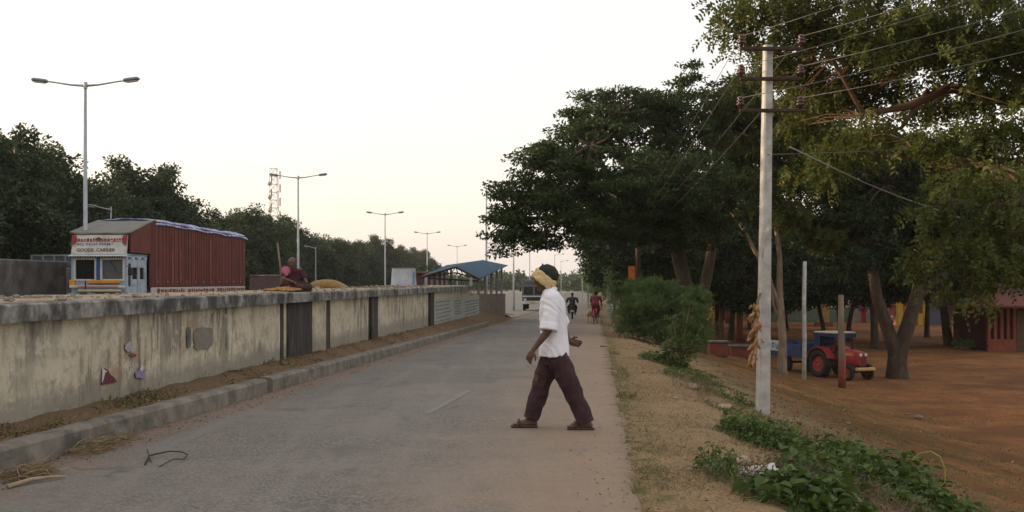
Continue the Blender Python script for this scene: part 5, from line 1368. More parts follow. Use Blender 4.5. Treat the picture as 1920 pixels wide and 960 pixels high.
# ---- the man crossing the road
man = thing('person', 'man in white shirt, plum trousers and mustard turban striding across the road', 'person', (.44, 11.0, gz(0, 11)+.05))
man.location.z = float(zr(11.0))
J = dict(pelvis=(0, 0, .88), neck=(-.045, 0, 1.405), head=(-.105, 0, 1.535), shL=(-.03, -.175, 1.335), elL=(-.066, -.235, 1.035), wrL=(-.228, -.225, .822), shR=(-.03, .175, 1.335), elR=(.08, .235, 1.07), wrR=(.158, .215, .885),
    hipL=(.01, -.09, .86), knL=(.15, -.095, .47), anL=(.325, -.09, .085), toeL=(.13, -.095, .036), hipR=(-.01, .09, .86), knR=(-.135, .09, .46), anR=(-.235, .09, .085), toeR=(-.425, .09, .036),
    palmL=(.5, .85, 0), palmR=(-.2, -.9, .1), hdL=(-.45, 0, -.9), hdR=(.93, -.05, -.2))
mb = MB(); trunk_and_limbs(mb, J, (-1, 0, 0), 1.0, True, True, .75); head(mb, J['head'], (-1, .06, -.05), .98)
link('body', baked(mb, .0055, 2), M['skin'], man)
for s in (-1, 1): MB().ell(Vector(J['head'])+Vector((-.086, s*.034, .008)), (.011, .012, .009), None, 10, 8).build('eye', M['eye'], man, smooth=True)
mb = MB()
mb.eloft([((-.008, 0, .752), .158, .20), ((-.006, 0, .80), .154, .198), ((-.004, 0, .95), .138, .185), ((-.014, 0, 1.12), .135, .19), ((-.022, 0, 1.25), .130, .205), ((-.026, 0, 1.33), .114, .200), ((-.036, 0, 1.385), .085, .135), ((-.05, 0, 1.425), .068, .075)], Vector((1, 0, 0)), Vector((0, 1, 0)), 30, 2.2)
for s, el in ((-1, Vector(J['elL'])), (1, Vector(J['elR']))):
    sh = Vector((-.03, s*.155, 1.335)); d = (el-sh).normalized()
    mb.tube([sh-d*.03, sh, sh.lerp(el, .5)+Vector((.004, s*.006, 0)), el], [.060, .086, .080, .080], 18)
    mb.tube([el-d*.055, el-d*.05, el+d*.012, el+d*.014], [.07, .089, .090, .08], 18)
mb.tube([(-.046, 0, 1.405), (-.062, 0, 1.438)], [.082, .070], 18)
for s in (-1, 1): mb.caps((-.045, s*.05, 1.37), .078, (-.03, s*.165, 1.345), .078, 14)
def shirt_folds(c):
    f = .5+.5*mnoise.noise((c.x*2, c.y*2, c.z*2+7)); dg_ = c.z*.55+c.x*.9+.25*mnoise.noise((c.x*4, c.y*4, c.z*4))
    ridge = 1-abs(mnoise.noise((dg_*9, c.y*3.5, c.z*1.6)))*2.2
    return .014*f*ridge+.001+.007*mnoise.noise((c.x*18, c.y*18, c.z*9))
link('shirt', baked(mb, .0065, 2, shirt_folds), M['shirt'], man)
mb = MB()
mb.eloft([((0, 0, .98), .10, .14), ((0, 0, .88), .112, .155), ((0, 0, .76), .128, .165), ((0, 0, .66), .12, .165)], Vector((1, 0, 0)), Vector((0, 1, 0)), 24, 2.2)
mb.tube([(.0, -.085, .86), (.035, -.09, .72), (.145, -.095, .47), (.23, -.093, .29), (.318, -.09, .075)], [.09, .122, .106, .095, .092], 20)
mb.tube([(-.005, .085, .86), (-.035, .09, .72), (-.130, .09, .46), (-.18, .09, .29), (-.243, .09, .085)], [.09, .120, .102, .093, .088], 20)
def trouser_folds(c):
    ridge = 1-abs(mnoise.noise((c.x*7+c.z*5, c.y*5, c.z*6-c.x*8)))*2.0
    return .013*ridge-.010+.007*mnoise.noise((c.x*16, c.y*16, c.z*12+4))
link('trousers', baked(mb, .0065, 2, trouser_folds), M['trouser'], man)
mb = MB(); mb.ell((-.185, .05, .50), (.034, .06, .06)); link('trouser_patch', baked(mb, .008, 2, wrk(.012, 14, .006, 40, 1)), plain('dusty_brown_cloth', (.095, .055, .038), .9, .4, 20), man)
# turban: dark crown bound with a slanting mustard cloth
tc = Vector((-.092, 0, 1.560)); ry = Matrix.Rotation(.42, 3, 'Y')
mb = MB(); mb.ell((-.062, 0, 1.603), (.116, .100, .086), ry, 22, 14); mb.caps((-.12, .0, 1.675), .012, (-.125, 0, 1.700), .008, 8)
link('turban_crown', baked(mb, .006, 2, wrk(.010, 14, .005, 35, 5)), M['darkcloth'], man)
mb = MB(); e1 = Vector((.76, 0, -.65)).normalized(); e2 = Vector((0, 1, 0)); n_ = Vector((.65, 0, .76)).normalized()
for k in range(6):
    off = -.058+.0145*k; pts = []; wob = rnd.uniform(-.12, .12)
    for j in range(27):
        a = 2*math.pi*j/26
        pts.append(tc+n_*(off+.012*math.sin(a+wob*9))+e1*(.112+.004*math.sin(k*2))*math.cos(a)+e2*.094*math.sin(a))
    mb.tube(pts, .0185, 8)
mb.ell((-.035, 0, 1.485), (.045, .07, .045), ry)
link('turban_wrap', baked(mb, .005, 1, wrk(.010, 22, .005, 50, 2)), M['gold'], man)
MB().ell((-.045, 0, 1.475), (.050, .066, .050), None, 14, 10).build('hair', M['hair'], man, smooth=True)
for nm, cx, yy in (('sandal', .262, -.093), ('sandal', -.312, .09)):
    so_ = MB().bbox((cx, yy, .013), (.285, .102, .024), .012).build(nm, M['sandal'], man)
    MB().tube([(cx-.05, yy-.055, .02), (cx-.055, yy-.042, .065), (cx-.06, yy, .082), (cx-.055, yy+.042, .065), (cx-.05, yy+.055, .02)], .012, 8).build('strap', M['sandal'], so_, smooth=True)

# ---- woman sitting with drying maize on the raised bed
TOP = COP+.012
wl = Vector(((549-CX)/FPX*21, 21, TOP))
wom = thing('person', 'woman in dark maroon sari with pink cloth sitting on the raised bed by drying maize', 'person', wl, R(20))
J = dict(pelvis=(0, .06, .10), neck=(-.01, -.06, .44), head=(-.03, -.11, .545), shL=(.15, -.06, .41), elL=(.22, -.16, .20), wrL=(.26, -.33, .08), shR=(-.16, -.06, .41), elR=(-.20, -.2, .24), wrR=(-.08, -.33, .2),
    hipL=(.09, .05, .10), knL=(.24, -.22, .12), anL=(.04, -.30, .05), toeL=(-.12, -.34, .03), hipR=(-.09, .05, .10), knR=(-.23, -.2, .14), anR=(-.03, -.26, .05), toeR=(.12, -.30, .03))
mb = MB(); trunk_and_limbs(mb, J, (-.2, -1, 0), .88, True, True, .6); head(mb, J['head'], (-.25, -1, -.12), .92)
link('body', baked(mb, .008, 2), M['skin'], wom)
M['sari'] = plain('maroon_sari', (.050, .014, .018), .85, .35, 9, grime=(.10, .03, .04)); M['pink'] = plain('pink_cloth', (.38, .11, .17), .8, .15, 9)
mb = MB(); mb.eloft([((0, -.06, .0), .29, .27), ((0, -.06, .10), .29, .27), ((0, 0, .2), .20, .17), ((0, -.03, .32), .165, .125), ((-.005, -.06, .40), .175, .105), ((-.01, -.06, .44), .10, .08)], Vector((1, 0, 0)), Vector((0, 1, 0)), 26, 2.2)
for s, e in ((1, (.205, -.13, .25)), (-1, (-.195, -.16, .28))): mb.tube([(s*.14, -.06, .41), e], [.066, .06], 14)
mb.tube([(-.23, -.2, .15), (-.05, -.3, .09), (.15, -.3, .07)], [.10, .08, .07], 12)
link('sari', baked(mb, .009, 3, wrk(.014, 9, .006, 25, 4)), M['sari'], wom)
mb = MB(); mb.ell((-.025, -.085, .575), (.088, .10, .085)); mb.tube([(-.02, -.04, .57), (-.0, .0, .48), (.03, .02, .36)], [.075, .085, .07], 12)
link('veil', baked(mb, .008, 2, wrk(.008, 14, .004, 30, 4)), plain('dull_brown_veil', (.085, .058, .045), .85, .3, 12), wom)
mb = MB(); mb.ell((-.15, -.13, .40), (.095, .07, .085)); mb.tube([(-.16, -.06, .45), (-.17, -.15, .38), (-.14, -.19, .30)], [.05, .06, .03], 10)
link('pink_cloth', baked(mb, .008, 2, wrk(.012, 14, .005, 30, 8)), M['pink'], wom)

# ---- motorcycles
def motorbike(label, loc, rz, group=None, paint=None):
    b = thing('motorcycle', label, 'motorcycle', loc, rz, group); pm = paint or M['black']
    for y in (-.62, .64): wheel(b, (0, y, .30), .30, .10, M['chrome'], 'x', .62)
    MB().tube([(0, .64, .30), (0, .52, .62), (0, .44, .98)], [.03, .035, .035], 8).build('front_fork', M['chrome'], b, smooth=True)
    MB().tube([(-.34, .36, 1.02), (-.28, .42, 1.04), (0, .45, 1.0), (.28, .42, 1.04), (.34, .36, 1.02)], .017, 8).build('handlebar', M['black'], b, smooth=True)
    for s in (-1, 1):
        m_ = MB().tube([(s*.25, .42, 1.04), (s*.30, .44, 1.24)], .008, 6).build('mirror_stem', M['black'], b); MB().bbox((s*.31, .44, 1.27), (.11, .025, .07), .012).build('mirror', M['glassd'], m_)
    mb = MB(); mb.eloft([((0, .36, .80), .10, .10), ((0, .22, .84), .14, .13), ((0, .0, .82), .12, .10), ((0, -.08, .78), .08, .06)], Vector((1, 0, 0)), Z3, 16); mb.build('fuel_tank', pm, b, smooth=True)
    MB().bbox((0, -.36, .80), (.26, .66, .12), .05).build('seat', M['black'], b)
    MB().bbox((0, .08, .45), (.26, .38, .36), .06).build('engine', M['chrome'], b)
    MB().bbox((0, -.36, .64), (.34, .5, .22), .06).build('side_cover', pm, b)
    MB().tube([(.16, .1, .30), (.18, -.3, .30), (.19, -.75, .36)], [.035, .045, .05], 10).build('exhaust', M['chrome'], b, smooth=True)
    rm = MB(); rm.add(*[[(a, -.62+math.cos(t)*.34, .30+math.sin(t)*.34) for t in np.linspace(.6, 2.9, 9)[::1] for a in (-.075, .075)], [(2*i, 2*i+1, 2*i+3, 2*i+2) for i in range(8)]])
    o = rm.build('mudguard', pm, b, smooth=True); o.modifiers.new('t', 'SOLIDIFY').thickness = .012
    MB().bbox((0, -.72, .74), (.10, .05, .06), .02).build('tail_lamp', plain('red_lens', (.16, .01, .01), .3), b); MB().bbox((0, -.93, .52), (.18, .012, .10), .004).build('number_plate', M['white'], b)
    MB().lathe([(0, -.04), (.09, -.03), (.10, .03), (0, .05)], (0, .52, .92), 'y', 14).build('headlight', M['lens'], b, smooth='auto')
    return b
my = 66.0; mx = (1073-CX)/FPX*my
bike = motorbike('dark motorcycle ridden away along the road', (mx, my, float(zr(my))), -.06)
rid = thing('person', 'rider in black jacket on the motorcycle, seen from behind', 'person', (mx, my, float(zr(my))), -.06)
J = dict(pelvis=(0, -.28, .90), neck=(0, -.14, 1.37), head=(0, -.11, 1.50), shL=(-.18, -.15, 1.31), elL=(-.34, .08, 1.12), wrL=(-.34, .32, 1.05), shR=(.18, -.15, 1.31), elR=(.34, .08, 1.12), wrR=(.34, .32, 1.05), hipL=(-.10, -.26, .88), knL=(-.24, .14, .74), anL=(-.20, .02, .34), toeL=(-.20, .2, .28), hipR=(.10, -.26, .88), knR=(.24, .14, .74), anR=(.20, .02, .34), toeR=(.20, .2, .28))
def seated(p, J, shirt, trs, vox=.013):
    mb = MB(); trunk_and_limbs(mb, J, (0, 1, 0), 1.0, True, True, 1.0); head(mb, J['head'], (0, 1, 0)); link('body', baked(mb, vox*.8, 2), M['skin'], p)
    V = {k: Vector(v) for k, v in J.items()}; mb = MB(); ax = (V['neck']-V['pelvis']); ff = Vector((0, 1, 0)); ff = (ff-ax.normalized()*ff.dot(ax.normalized())).normalized(); ll = ax.normalized().cross(ff)
    mb.eloft([(V['pelvis']+ax*t, a, b) for t, a, b in ((-.06, .185, .14), (.2, .175, .125), (.6, .19, .135), (.86, .195, .11), (1.0, .09, .075))], ll, ff, 20)
    for k in 'LR': mb.tube([V['sh'+k], V['el'+k], V['el'+k].lerp(V['wr'+k], .85)], [.075, .062, .05], 12)
    link('jacket' if shirt is M['black'] else 'blouse', baked(mb, vox, 3, wrk(.01, 8, .004, 22, 3)), shirt, p)
    mb = MB(); mb.ell(V['pelvis'], (.18, .15, .12))
    for k in 'LR': mb.tube([V['hip'+k], V['kn'+k], V['an'+k]+Z3*.05], [.11, .09, .065], 12)
    link('trousers', baked(mb, vox, 3, wrk(.01, 8, .004, 22, 7)), trs, p)
seated(rid, J, M['black'], M['black'])
MB().ell(Vector(J['head'])+Vector((0, -.012, .045)), (.084, .104, .092), None, 16, 12).build('hair', M['hair'], rid, smooth=True)
# ---- bicycle and rider in maroon
M['bikered'] = plain('bicycle_red', (.30, .03, .035), .5, .2, 6)
by = 53.0; bx_ = (1117-CX)/FPX*by; bzz = float(zr(by))
bc = thing('bicycle', 'red bicycle ridden along the road edge', 'bicycle', (bx_, by, bzz), -.22)
for y in (-.55, .55):
    t = MB().lathe([(.335+.017*math.cos(a), .017*math.sin(a)) for a in np.linspace(0, 2*math.pi, 8, endpoint=False)], (0, y, .352), 'x', 30).build('wheel', M['tyre'], bc, smooth=True)
    sp_ = MB()
    for k in range(16): a = k*math.pi/8; sp_.tube([(0, y, .352), (0, y+math.cos(a)*.33, .352+math.sin(a)*.33)], .003, 4)
    sp_.tube([(-.05, y, .352), (.05, y, .352)], .025, 8); sp_.build('spokes', M['chrome'], t)
fr = MB()
for a, b in (((0, .38, .82), (0, -.02, .30)), ((0, -.02, .30), (0, -.16, .86)), ((0, -.14, .80), (0, .37, .86)), ((0, -.02, .30), (0, -.55, .352)), ((0, -.14, .78), (0, -.55, .352)), ((0, .55, .352), (0, .36, .95))): fr.tube([a, b], .018, 8)
fr.build('frame', M['bikered'], bc, smooth=True)
MB().tube([(-.27, .22, .98), (-.2, .34, 1.0), (0, .36, .97), (.2, .34, 1.0), (.27, .22, .98)], .014, 8).build('handlebar', M['chrome'], bc, smooth=True)
MB().bbox((0, -.18, .90), (.17, .26, .07), .03).build('saddle', M['black'], bc)
MB().bbox((0, -.56, .74), (.14, .36, .03), .01).build('carrier', M['bikered'], bc)
o = MB().add([(a, -.55+math.cos(t)*.385, .352+math.sin(t)*.385) for t in np.linspace(.5, 3.0, 11) for a in (-.035, .035)], [(2*i, 2*i+1, 2*i+3, 2*i+2) for i in range(10)]).build('mudguard', M['bikered'], bc, smooth=True); o.modifiers.new('t', 'SOLIDIFY').thickness = .008
MB().tube([(-.1, -.02, .14), (-.06, -.02, .30), (.06, -.02, .30), (.1, -.02, .44)], .012, 6).build('crank', M['chrome'], bc)
cyc = thing('person', 'rider in maroon clothes on the red bicycle carrying a pale bundle', 'person', (bx_, by, bzz), -.22)
J = dict(pelvis=(0, -.18, .98), neck=(0, -.04, 1.42), head=(0, .02, 1.55), shL=(-.17, -.05, 1.37), elL=(-.26, .08, 1.17), wrL=(-.25, .2, 1.03), shR=(.17, -.05, 1.37), elR=(.26, .08, 1.17), wrR=(.25, .2, 1.03), hipL=(-.09, -.16, .95), knL=(-.13, .2, .68), anL=(-.10, -.02, .26), toeL=(-.10, .14, .18), hipR=(.09, -.16, .95), knR=(.13, .22, .80), anR=(.10, .04, .46), toeR=(.10, .2, .40))
M['maroonc'] = plain('maroon_cloth', (.135, .020, .035), .85, .3, 8)
seated(cyc, J, M['maroonc'], M['maroonc'])
MB().ell(Vector(J['head'])+Vector((0, -.03, .02)), (.088, .10, .11), None, 16, 12).build('hair', M['hair'], cyc, smooth=True)
mb = MB(); mb.ell((0, -.2, 1.0), (.22, .2, .2)); mb.eloft([((0, -.16, .80), .19, .15), ((0, -.18, 1.0), .19, .17)], Vector((1, 0, 0)), Vector((0, 1, 0)), 16); link('skirt', baked(mb, .014, 3, wrk(.014, 8, .005, 22, 3)), M['maroonc'], cyc)
bd_ = thing('bundle', 'pale cloth bundle held at the shoulder of the cyclist', 'bundle', (bx_+.20, by-.04, bzz+1.46))
mb = MB(); mb.ell((0, 0, 0), (.12, .14, .12)); mb.ell((.03, .0, .1), (.05, .05, .05)); link('cloth', baked(mb, .012, 2, wrk(.02, 12, .008, 30, 3)), plain('pale_bundle', (.40, .33, .24), .9), bd_)
# ---- pale goat walking beside the bicycle
gx_ = (1106-CX)/FPX*54
goat = thing('goat', 'pale tan goat walking beside the red bicycle', 'goat', (gx_, 54, float(zr(54))), -.1)
mb = MB(); ya = Vector((0, 1, 0))
mb.eloft([((0, -.40, .58), .05, .07), ((0, -.34, .58), .105, .12), ((0, -.12, .55), .125, .14), ((0, .12, .55), .12, .15), ((0, .28, .58), .095, .13), ((0, .36, .62), .05, .07)], Vector((1, 0, 0)), Z3, 16, 2)
mb.caps((0, .30, .62), .075, (0, .46, .84), .05, 12); mb.caps((0, .46, .86), .055, (0, .60, .80), .032, 12)
for s in (-1, 1):
    mb.caps((s*.035, .45, .87), .018, (s*.12, .44, .84), .012, 8); mb.caps((s*.025, .44, .90), .012, (s*.035, .36, .99), .005, 8)
    mb.caps((s*.07, .24, .50), .05, (s*.075, .26+s*.03, .30), .026, 10); mb.caps((s*.075, .26+s*.03, .30), .025, (s*.075, .25+s*.06, .04), .017, 8); mb.caps((s*.075, .25+s*.06, .03), .02, (s*.075, .27+s*.06, .018), .018, 8)
    mb.caps((s*.07, -.28, .52), .075, (s*.085, -.22-s*.03, .38), .05, 10); mb.caps((s*.085, -.22-s*.03, .38), .04, (s*.08, -.36-s*.03, .24), .022, 8); mb.caps((s*.08, -.36-s*.03, .24), .022, (s*.08, -.34-s*.04, .04), .016, 8); mb.caps((s*.08, -.34-s*.04, .03), .02, (s*.08, -.32-s*.04, .018), .018, 8)
mb.caps((0, -.40, .64), .02, (0, -.47, .72), .012, 8)
link('body', baked(mb, .011, 2), plain('tan_goat_hair', (.36, .27, .17), .9, .25, 6, grime=(.22, .14, .08)), goat)
# parked motorcycles in the village
for k, (px, yy, lb, pm) in enumerate(((1662, 92, 'parked dark motorcycle facing the field behind the forked tree', M['black']), (1641, 94, 'parked red motorcycle half hidden by the shade tree trunk', M['paintred']), (1671, 95, 'parked motorcycle nearest the yellow-pillared shop', M['black']))):
    x = (px-CX)/FPX*yy; motorbike(lb, (x, yy, gz(x, yy)), 2.2+k*.35, None, pm)
# ------------------------------------------------------------------ plants of the bank
def broad(name, base, dirs, L, W, mat, tone, parent=None, world=False, fold=.25):
    """broad ovate leaves folded along the midrib"""
    n = len(base); dirs = unit(dirs); L = np.broadcast_to(L, (n,))[:, None]; W = np.broadcast_to(W, (n,))[:, None]
    up = np.array([0, 0, 1.0])+rg.normal(size=(n, 3))*.45; side = unit(np.cross(dirs, up)); nor = np.cross(side, dirs)
    tip = base+dirs*L-nor*L*.22
    def pt(a, b, s): return base+dirs*L*a+side*W*b*s+nor*W*fold*abs(b)*1.6-nor*L*.10*a
    V = np.stack([base, tip, pt(.70, .40, 1), pt(.22, .52, 1), base, pt(.22, .52, -1), pt(.70, .40, -1), tip], 1).reshape(-1, 3)
    F = np.arange(8*n).reshape(2*n, 4)
    me = bpy.data.meshes.new(name); setmesh(me, V, F)
    at = me.attributes.new('tone', 'FLOAT', 'FACE'); at.data.foreach_set('value', np.repeat(tone, 2).astype(np.float32))
    return link(name, me, mat, parent, world)
def vine(label, spots, n, L, hh, name='creeper', mat='leaf_vine', cat='plant', runners=10):
    """creeper mound: leaves standing on petioles over the ground around the given photo points (px, py, radius)"""
    c0 = G(*spots[0][:2]); root = thing(name, label, cat, c0); B = []; D = []; T = []; mb = MB()
    tot = sum(s[2]**2 for s in spots)
    for px, py, r_ in spots:
        g = G(px, py)
        for k in range(int(n*r_**2/tot)):
            a = rnd.uniform(0, 6.28); q = r_*rnd.random()**.6; x, y = g.x+math.cos(a)*q, g.y+math.sin(a)*q*1.5
            z0 = gz(x, y); h = hh*(1-(q/r_)**2*.75)*rnd.uniform(.25, 1.0)+.02
            t = rnd.uniform(0, 6.28); d = Vector((math.cos(t), math.sin(t)-.35, rnd.uniform(-.5, .35)))
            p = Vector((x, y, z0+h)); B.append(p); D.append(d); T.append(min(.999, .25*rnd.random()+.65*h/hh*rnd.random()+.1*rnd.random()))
            if rnd.random() < .5:
                f = Vector((x-d.x*.05, y-d.y*.05, z0-.01)); mb.tube([f, f.lerp(p, .6)+Vector((0, 0, .01)), p], .0025, 4)
        for k in range(runners):
            a = rnd.uniform(0, 6.28); pts = []
            x, y = g.x, g.y
            for j in range(8):
                x += math.cos(a)*r_*.18; y += math.sin(a)*r_*.25; a += rnd.uniform(-.5, .5); pts.append(Vector((x, y, gz(x, y)+.03+hh*.4*max(0, 1-j/6)*rnd.random())))
            mb.tube(pts, .004, 5)
    L_ = L[0]*.7+(L[1]-L[0]*.7)*rg.random(len(B))**1.5
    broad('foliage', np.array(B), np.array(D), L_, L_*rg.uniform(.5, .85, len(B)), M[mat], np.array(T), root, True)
    mb.build('stem', plain('green_stem', (.10, .15, .04), .7), root, True)['kind'] = 'stuff'
    return root
vine('broad-leaved green creeper mound at the bottom edge, its largest mass', [(1610, 908, .50), (1548, 885, .34), (1690, 920, .42), (1505, 912, .24), (1575, 935, .22)], 1050, (.06, .13), .40)
vine('low clump of creeper leaves cut by the bottom edge of the photo', [(1500, 955, .38), (1560, 975, .3)], 560, (.08, .16), .28)
vine('trailing creeper arm spreading onto the bare red slope', [(1740, 940, .34), (1790, 965, .3), (1700, 960, .3)], 420, (.06, .13), .16)
vine('leafy green clump growing round the foot of the concrete pole', [(1418, 832, .40), (1462, 842, .34), (1380, 818, .22)], 900, (.045, .095), .30)
vine('small green weed on the bare verge beside the plastic bag', [(1340, 892, .17), (1368, 905, .14)], 260, (.03, .06), .26, 'weed', cat='weed', runners=3)
vine('patch of low green plants between the stones and the pole', [(1390, 762, .28), (1345, 742, .22)], 260, (.03, .06), .18, 'weed', cat='weed', runners=4)
vine('patch of low green plants under the sapling', [(1290, 708, .5), (1325, 722, .3)], 480, (.035, .07), .2, 'weed', cat='weed', runners=4)
vine('dark green clump at the foot of the large shrub', [(1240, 682, .55), (1262, 686, .4)], 700, (.05, .10), .30, 'weed', cat='weed', runners=3)
# arching yellow tendrils over the creeper
tn = thing('tendril', 'pale yellow tendril arching above the creeper', 'tendril', G(1735, 930)); g0 = G(1735, 930); dd = g0.y
MB().tube([g0, P(1772, 905, dd), P(1772, 878, dd), P(1762, 856, dd), P(1745, 846, dd), P(1722, 850, dd), P(1708, 866, dd)], [.006, .006, .005, .005, .004, .003, .002], 6).build('stem', plain('yellow_stem', (.36, .33, .07), .6), tn, True, smooth=True)
# ---- large feathery shrub
sg = G(1240, 648); sg = Vector((sg.x+.1, sg.y+.8, 0)); sg.z = gz(sg.x, sg.y)
shrub = thing('feathery_shrub', 'large soft green feathery shrub on the verge by the road edge', 'shrub', sg); k_ = sg.y
sbl = [pb(1225, 560, k_, 1.0, 1.2, .65), pb(1190, 575, k_, .6, .9, .55), pb(1285, 590, k_, .75, 1.0, .6), pb(1240, 610, k_, 1.15, 1.2, .5), pb(1300, 560, k_, .4, .6, .45), pb(1215, 535, k_, .6, .8, .35), pb(1180, 610, k_, .4, .7, .35), pb(1305, 620, k_, .4, .6, .4)]
C = blob_points(sbl, 330, .6)-np.array(sg); mb = MB(); limbs(mb, (0, 0, -.05), C, .035, 12, .007, .1, 5); mb.build('stem', M['wood'], shrub)
B, D, L_, W_, T, U = sprays(C, .30, 17, 8, (.045, .085), .30, -.25); leaves('foliage', B, D, L_, L_*.32, M['leaf_shrub'], T, shrub, ups=U)
# ---- sapling in front of it
pg2 = G(1274, 693); sap = thing('sapling', 'thin upright sapling with light leaves in front of the large shrub', 'sapling', pg2); k_ = pg2.y; mb = MB(); tips = []
for tx, ty in ((1296, 560), (1262, 600), (1318, 610), (1282, 590), (1300, 640), (1250, 640)):
    t = P(tx, ty, k_+rnd.uniform(-.3, .3))-pg2; mb.tube([Vector((0, 0, -.1)), t*.4+Vector((rnd.uniform(-.05, .05), 0, .05)), t], [.02, .014, .004], 6)
    for q in np.linspace(.35, 1, 6): tips.append(t*q+Vector((rnd.gauss(0, .05), rnd.gauss(0, .08), 0)))
mb.build('stem', M['palebark'], sap, smooth=True)
B, D, L_, W_, T, U = sprays(np.array(tips), .16, 7, 4, (.05, .10), .2, 0); leaves('foliage', B, D, L_, L_*.5, M['leaf_vine'], T, sap, ups=U)
# dry scrub twigs near the plastic bag
def scrub(label, px, py, n, h, r_, mat):
    g = G(px, py); root = thing('dry_scrub', label, 'dry scrub', g); mb = MB(); tp_ = []
    for k in range(n):
        a = rnd.uniform(0, 6.28); x, y = g.x+math.cos(a)*r_*rnd.random(), g.y+math.sin(a)*r_*1.3*rnd.random(); b = Vector((x, y, gz(x, y)-.01)); t = b+Vector((rnd.gauss(0, .08), rnd.gauss(0, .08), h*rnd.uniform(.5, 1.1)))
        mb.tube([b, b.lerp(t, .5)+Vector((rnd.gauss(0, .02), 0, 0)), t], [.003, .0025, .001], 4); tp_ += [b.lerp(t, q) for q in (.5, .75, 1)]
    mb.build('twig', M['wood'], root, True)['kind'] = 'stuff'
    C = np.array(tp_); leaves('foliage', C, rg.normal(size=C.shape), .035, .018, M[mat], None, root, True)
scrub('tangle of dry brown scrub below the plastic bag', 1440, 925, 150, .16, .45, 'leaf_dry'); scrub('thin greyish scrub between the creepers', 1620, 940, 160, .2, .5, 'leaf_dry'); scrub('dry brown scrub between the bag and the largest creeper', 1490, 905, 160, .2, .4, 'leaf_dry'); scrub('dry scrub behind the arching tendril', 1700, 885, 130, .18, .5, 'leaf_dry'); scrub('dry scrub at the foot of the sapling', 1310, 735, 90, .22, .5, 'leaf_dry'); scrub('sparse dry scrub below the pole clump', 1530, 840, 90, .2, .5, 'leaf_dry')
# ---- grass, straw and leaf litter
def scatter(n, y0, y1, s0, s1, side='R', pw=1.6, dens=None):
    Y = y0*(y1/y0)**rg.random(n); s = s0+(s1-s0)*rg.random(n)**pw
    X = XR(Y)+s if side == 'R' else XL(Y)-s
    if dens is not None:
        k = dens(X, Y) > rg.random(n); X, Y = X[k], Y[k]
    return X, Y
def patchy(X, Y, f=1.1, lo=-.1, seed=0.0): return np.clip(np.array([mnoise.noise((x*f+seed, y*f, seed))+.15*mnoise.noise((x*5, y*5, seed)) for x, y in zip(X, Y)])*2.2-lo*2, .03, 1)
def grass(name, label, X, Y, L, W, mat, lie=.8, z=0.0):
    n = len(X); base = np.stack([X, Y, ground_z(X, Y)-.004+z], 1); d = rg.normal(size=(n, 3))*[lie, lie, .15]+[0, 0, 1]
    return tag(leaves(name, base, d, rg.uniform(L[0], L[1], n), W, M[mat], None), label, kind='stuff')
X, Y = scatter(52000, 6.2, 44, .02, 4.2, 'R', 1.0, lambda x, y: patchy(x, y, .9, -.25)); grass('dry_grass', 'short dry straw-coloured grass on the shoulder', X, Y, (.03, .10), .007, 'straw', 1.7)
X, Y = scatter(9000, 6.2, 30, -.02, .30, 'R', 1.0, lambda x, y: patchy(x, y, .7, 0, 5)); grass('edge_grass', 'sparse green grass along the road edge', X, Y, (.04, .13), .006, 'grassg', .8)
X, Y = scatter(30000, 7, 40, 2.4, 9.5, 'R', 1.0, lambda x, y: patchy(x, y, .5, -.05, 9)); grass('bank_grass', 'thin green and dry grass on the lower bank', X, Y, (.03, .10), .007, 'grassg', 1.1)
X, Y = scatter(9000, 7, 42, .2, .85, 'L', 1.0, lambda x, y: patchy(x, y, .9, 0.05, 3)); grass('verge_grass', 'dry tufts on the earth strip under the wall', X, Y, (.03, .13), .007, 'straw', 1.3)
X, Y = scatter(2600, 7, 42, .25, .8, 'L', 1.0, lambda x, y: patchy(x, y, .6, .2, 13)); grass('verge_weeds', 'green weeds at the foot of the wall', X, Y, (.04, .12), .02, 'grassg', 1.0)
X, Y = scatter(16000, 7.5, 34, 1.3, 4.0, 'R', 1.0, lambda x, y: patchy(x, y, .8, .18, 41)); grass('bank_weeds', 'low green weeds along the edge of the bank', X, Y, (.03, .09), .028, 'leaf_vine', 1.2)
X, Y = scatter(34000, 9, 34, 3.0, 10, 'R', 1.0, lambda x, y: patchy(x, y, .45, .0, 31)); grass('field_grass', 'sparse yellow-green grass over the red earth', X, Y, (.025, .075), .007, 'grassg', 1.2)
def litter(name, label, X, Y, L, mat, asp=.5, z=.004, zf=None):
    n = len(X); base = np.stack([X, Y, (ground_z(X, Y) if zf is None else zf(X, Y))+z+.006*rg.random(n)], 1); d = rg.normal(size=(n, 3))*[1, 1, .18]
    l = rg.uniform(L[0], L[1], n); ups = np.array([0, 0, 1.0])+rg.normal(size=(n, 3))*.25
    return tag(leaves(name, base, d, l, l*asp, M[mat], None, ups=ups), label, kind='stuff')
X = rg.uniform(3, 26, 34000); Y = 8*(70/8)**rg.random(34000); k = (X-XR(Y) > 1.2) & (patchy(X, Y, .45, -.15, 21) > rg.random(34000)); litter('leaf_litter', 'fallen dry leaves scattered over the red earth', X[k], Y[k], (.03, .085), 'litter')
X, Y = scatter(1100, 6.5, 30, -.5, 2.6, 'R', 1.0); X2, Y2 = scatter(1500, 6.5, 35, -.5, .05, 'L', .6)
litter('road_litter', 'small dry leaf bits along the road', np.concatenate([X, X2]), np.concatenate([Y, Y2]), (.012, .038), 'litter', .45, .052)
X, Y = scatter(9000, 7, 46, .22, .86, 'L', 1.0, lambda x, y: patchy(x, y, .8, -.1, 51)); litter('verge_litter', 'dry leaves and bits on the earth strip under the wall', X, Y, (.015, .06), 'litter', .4, .004)
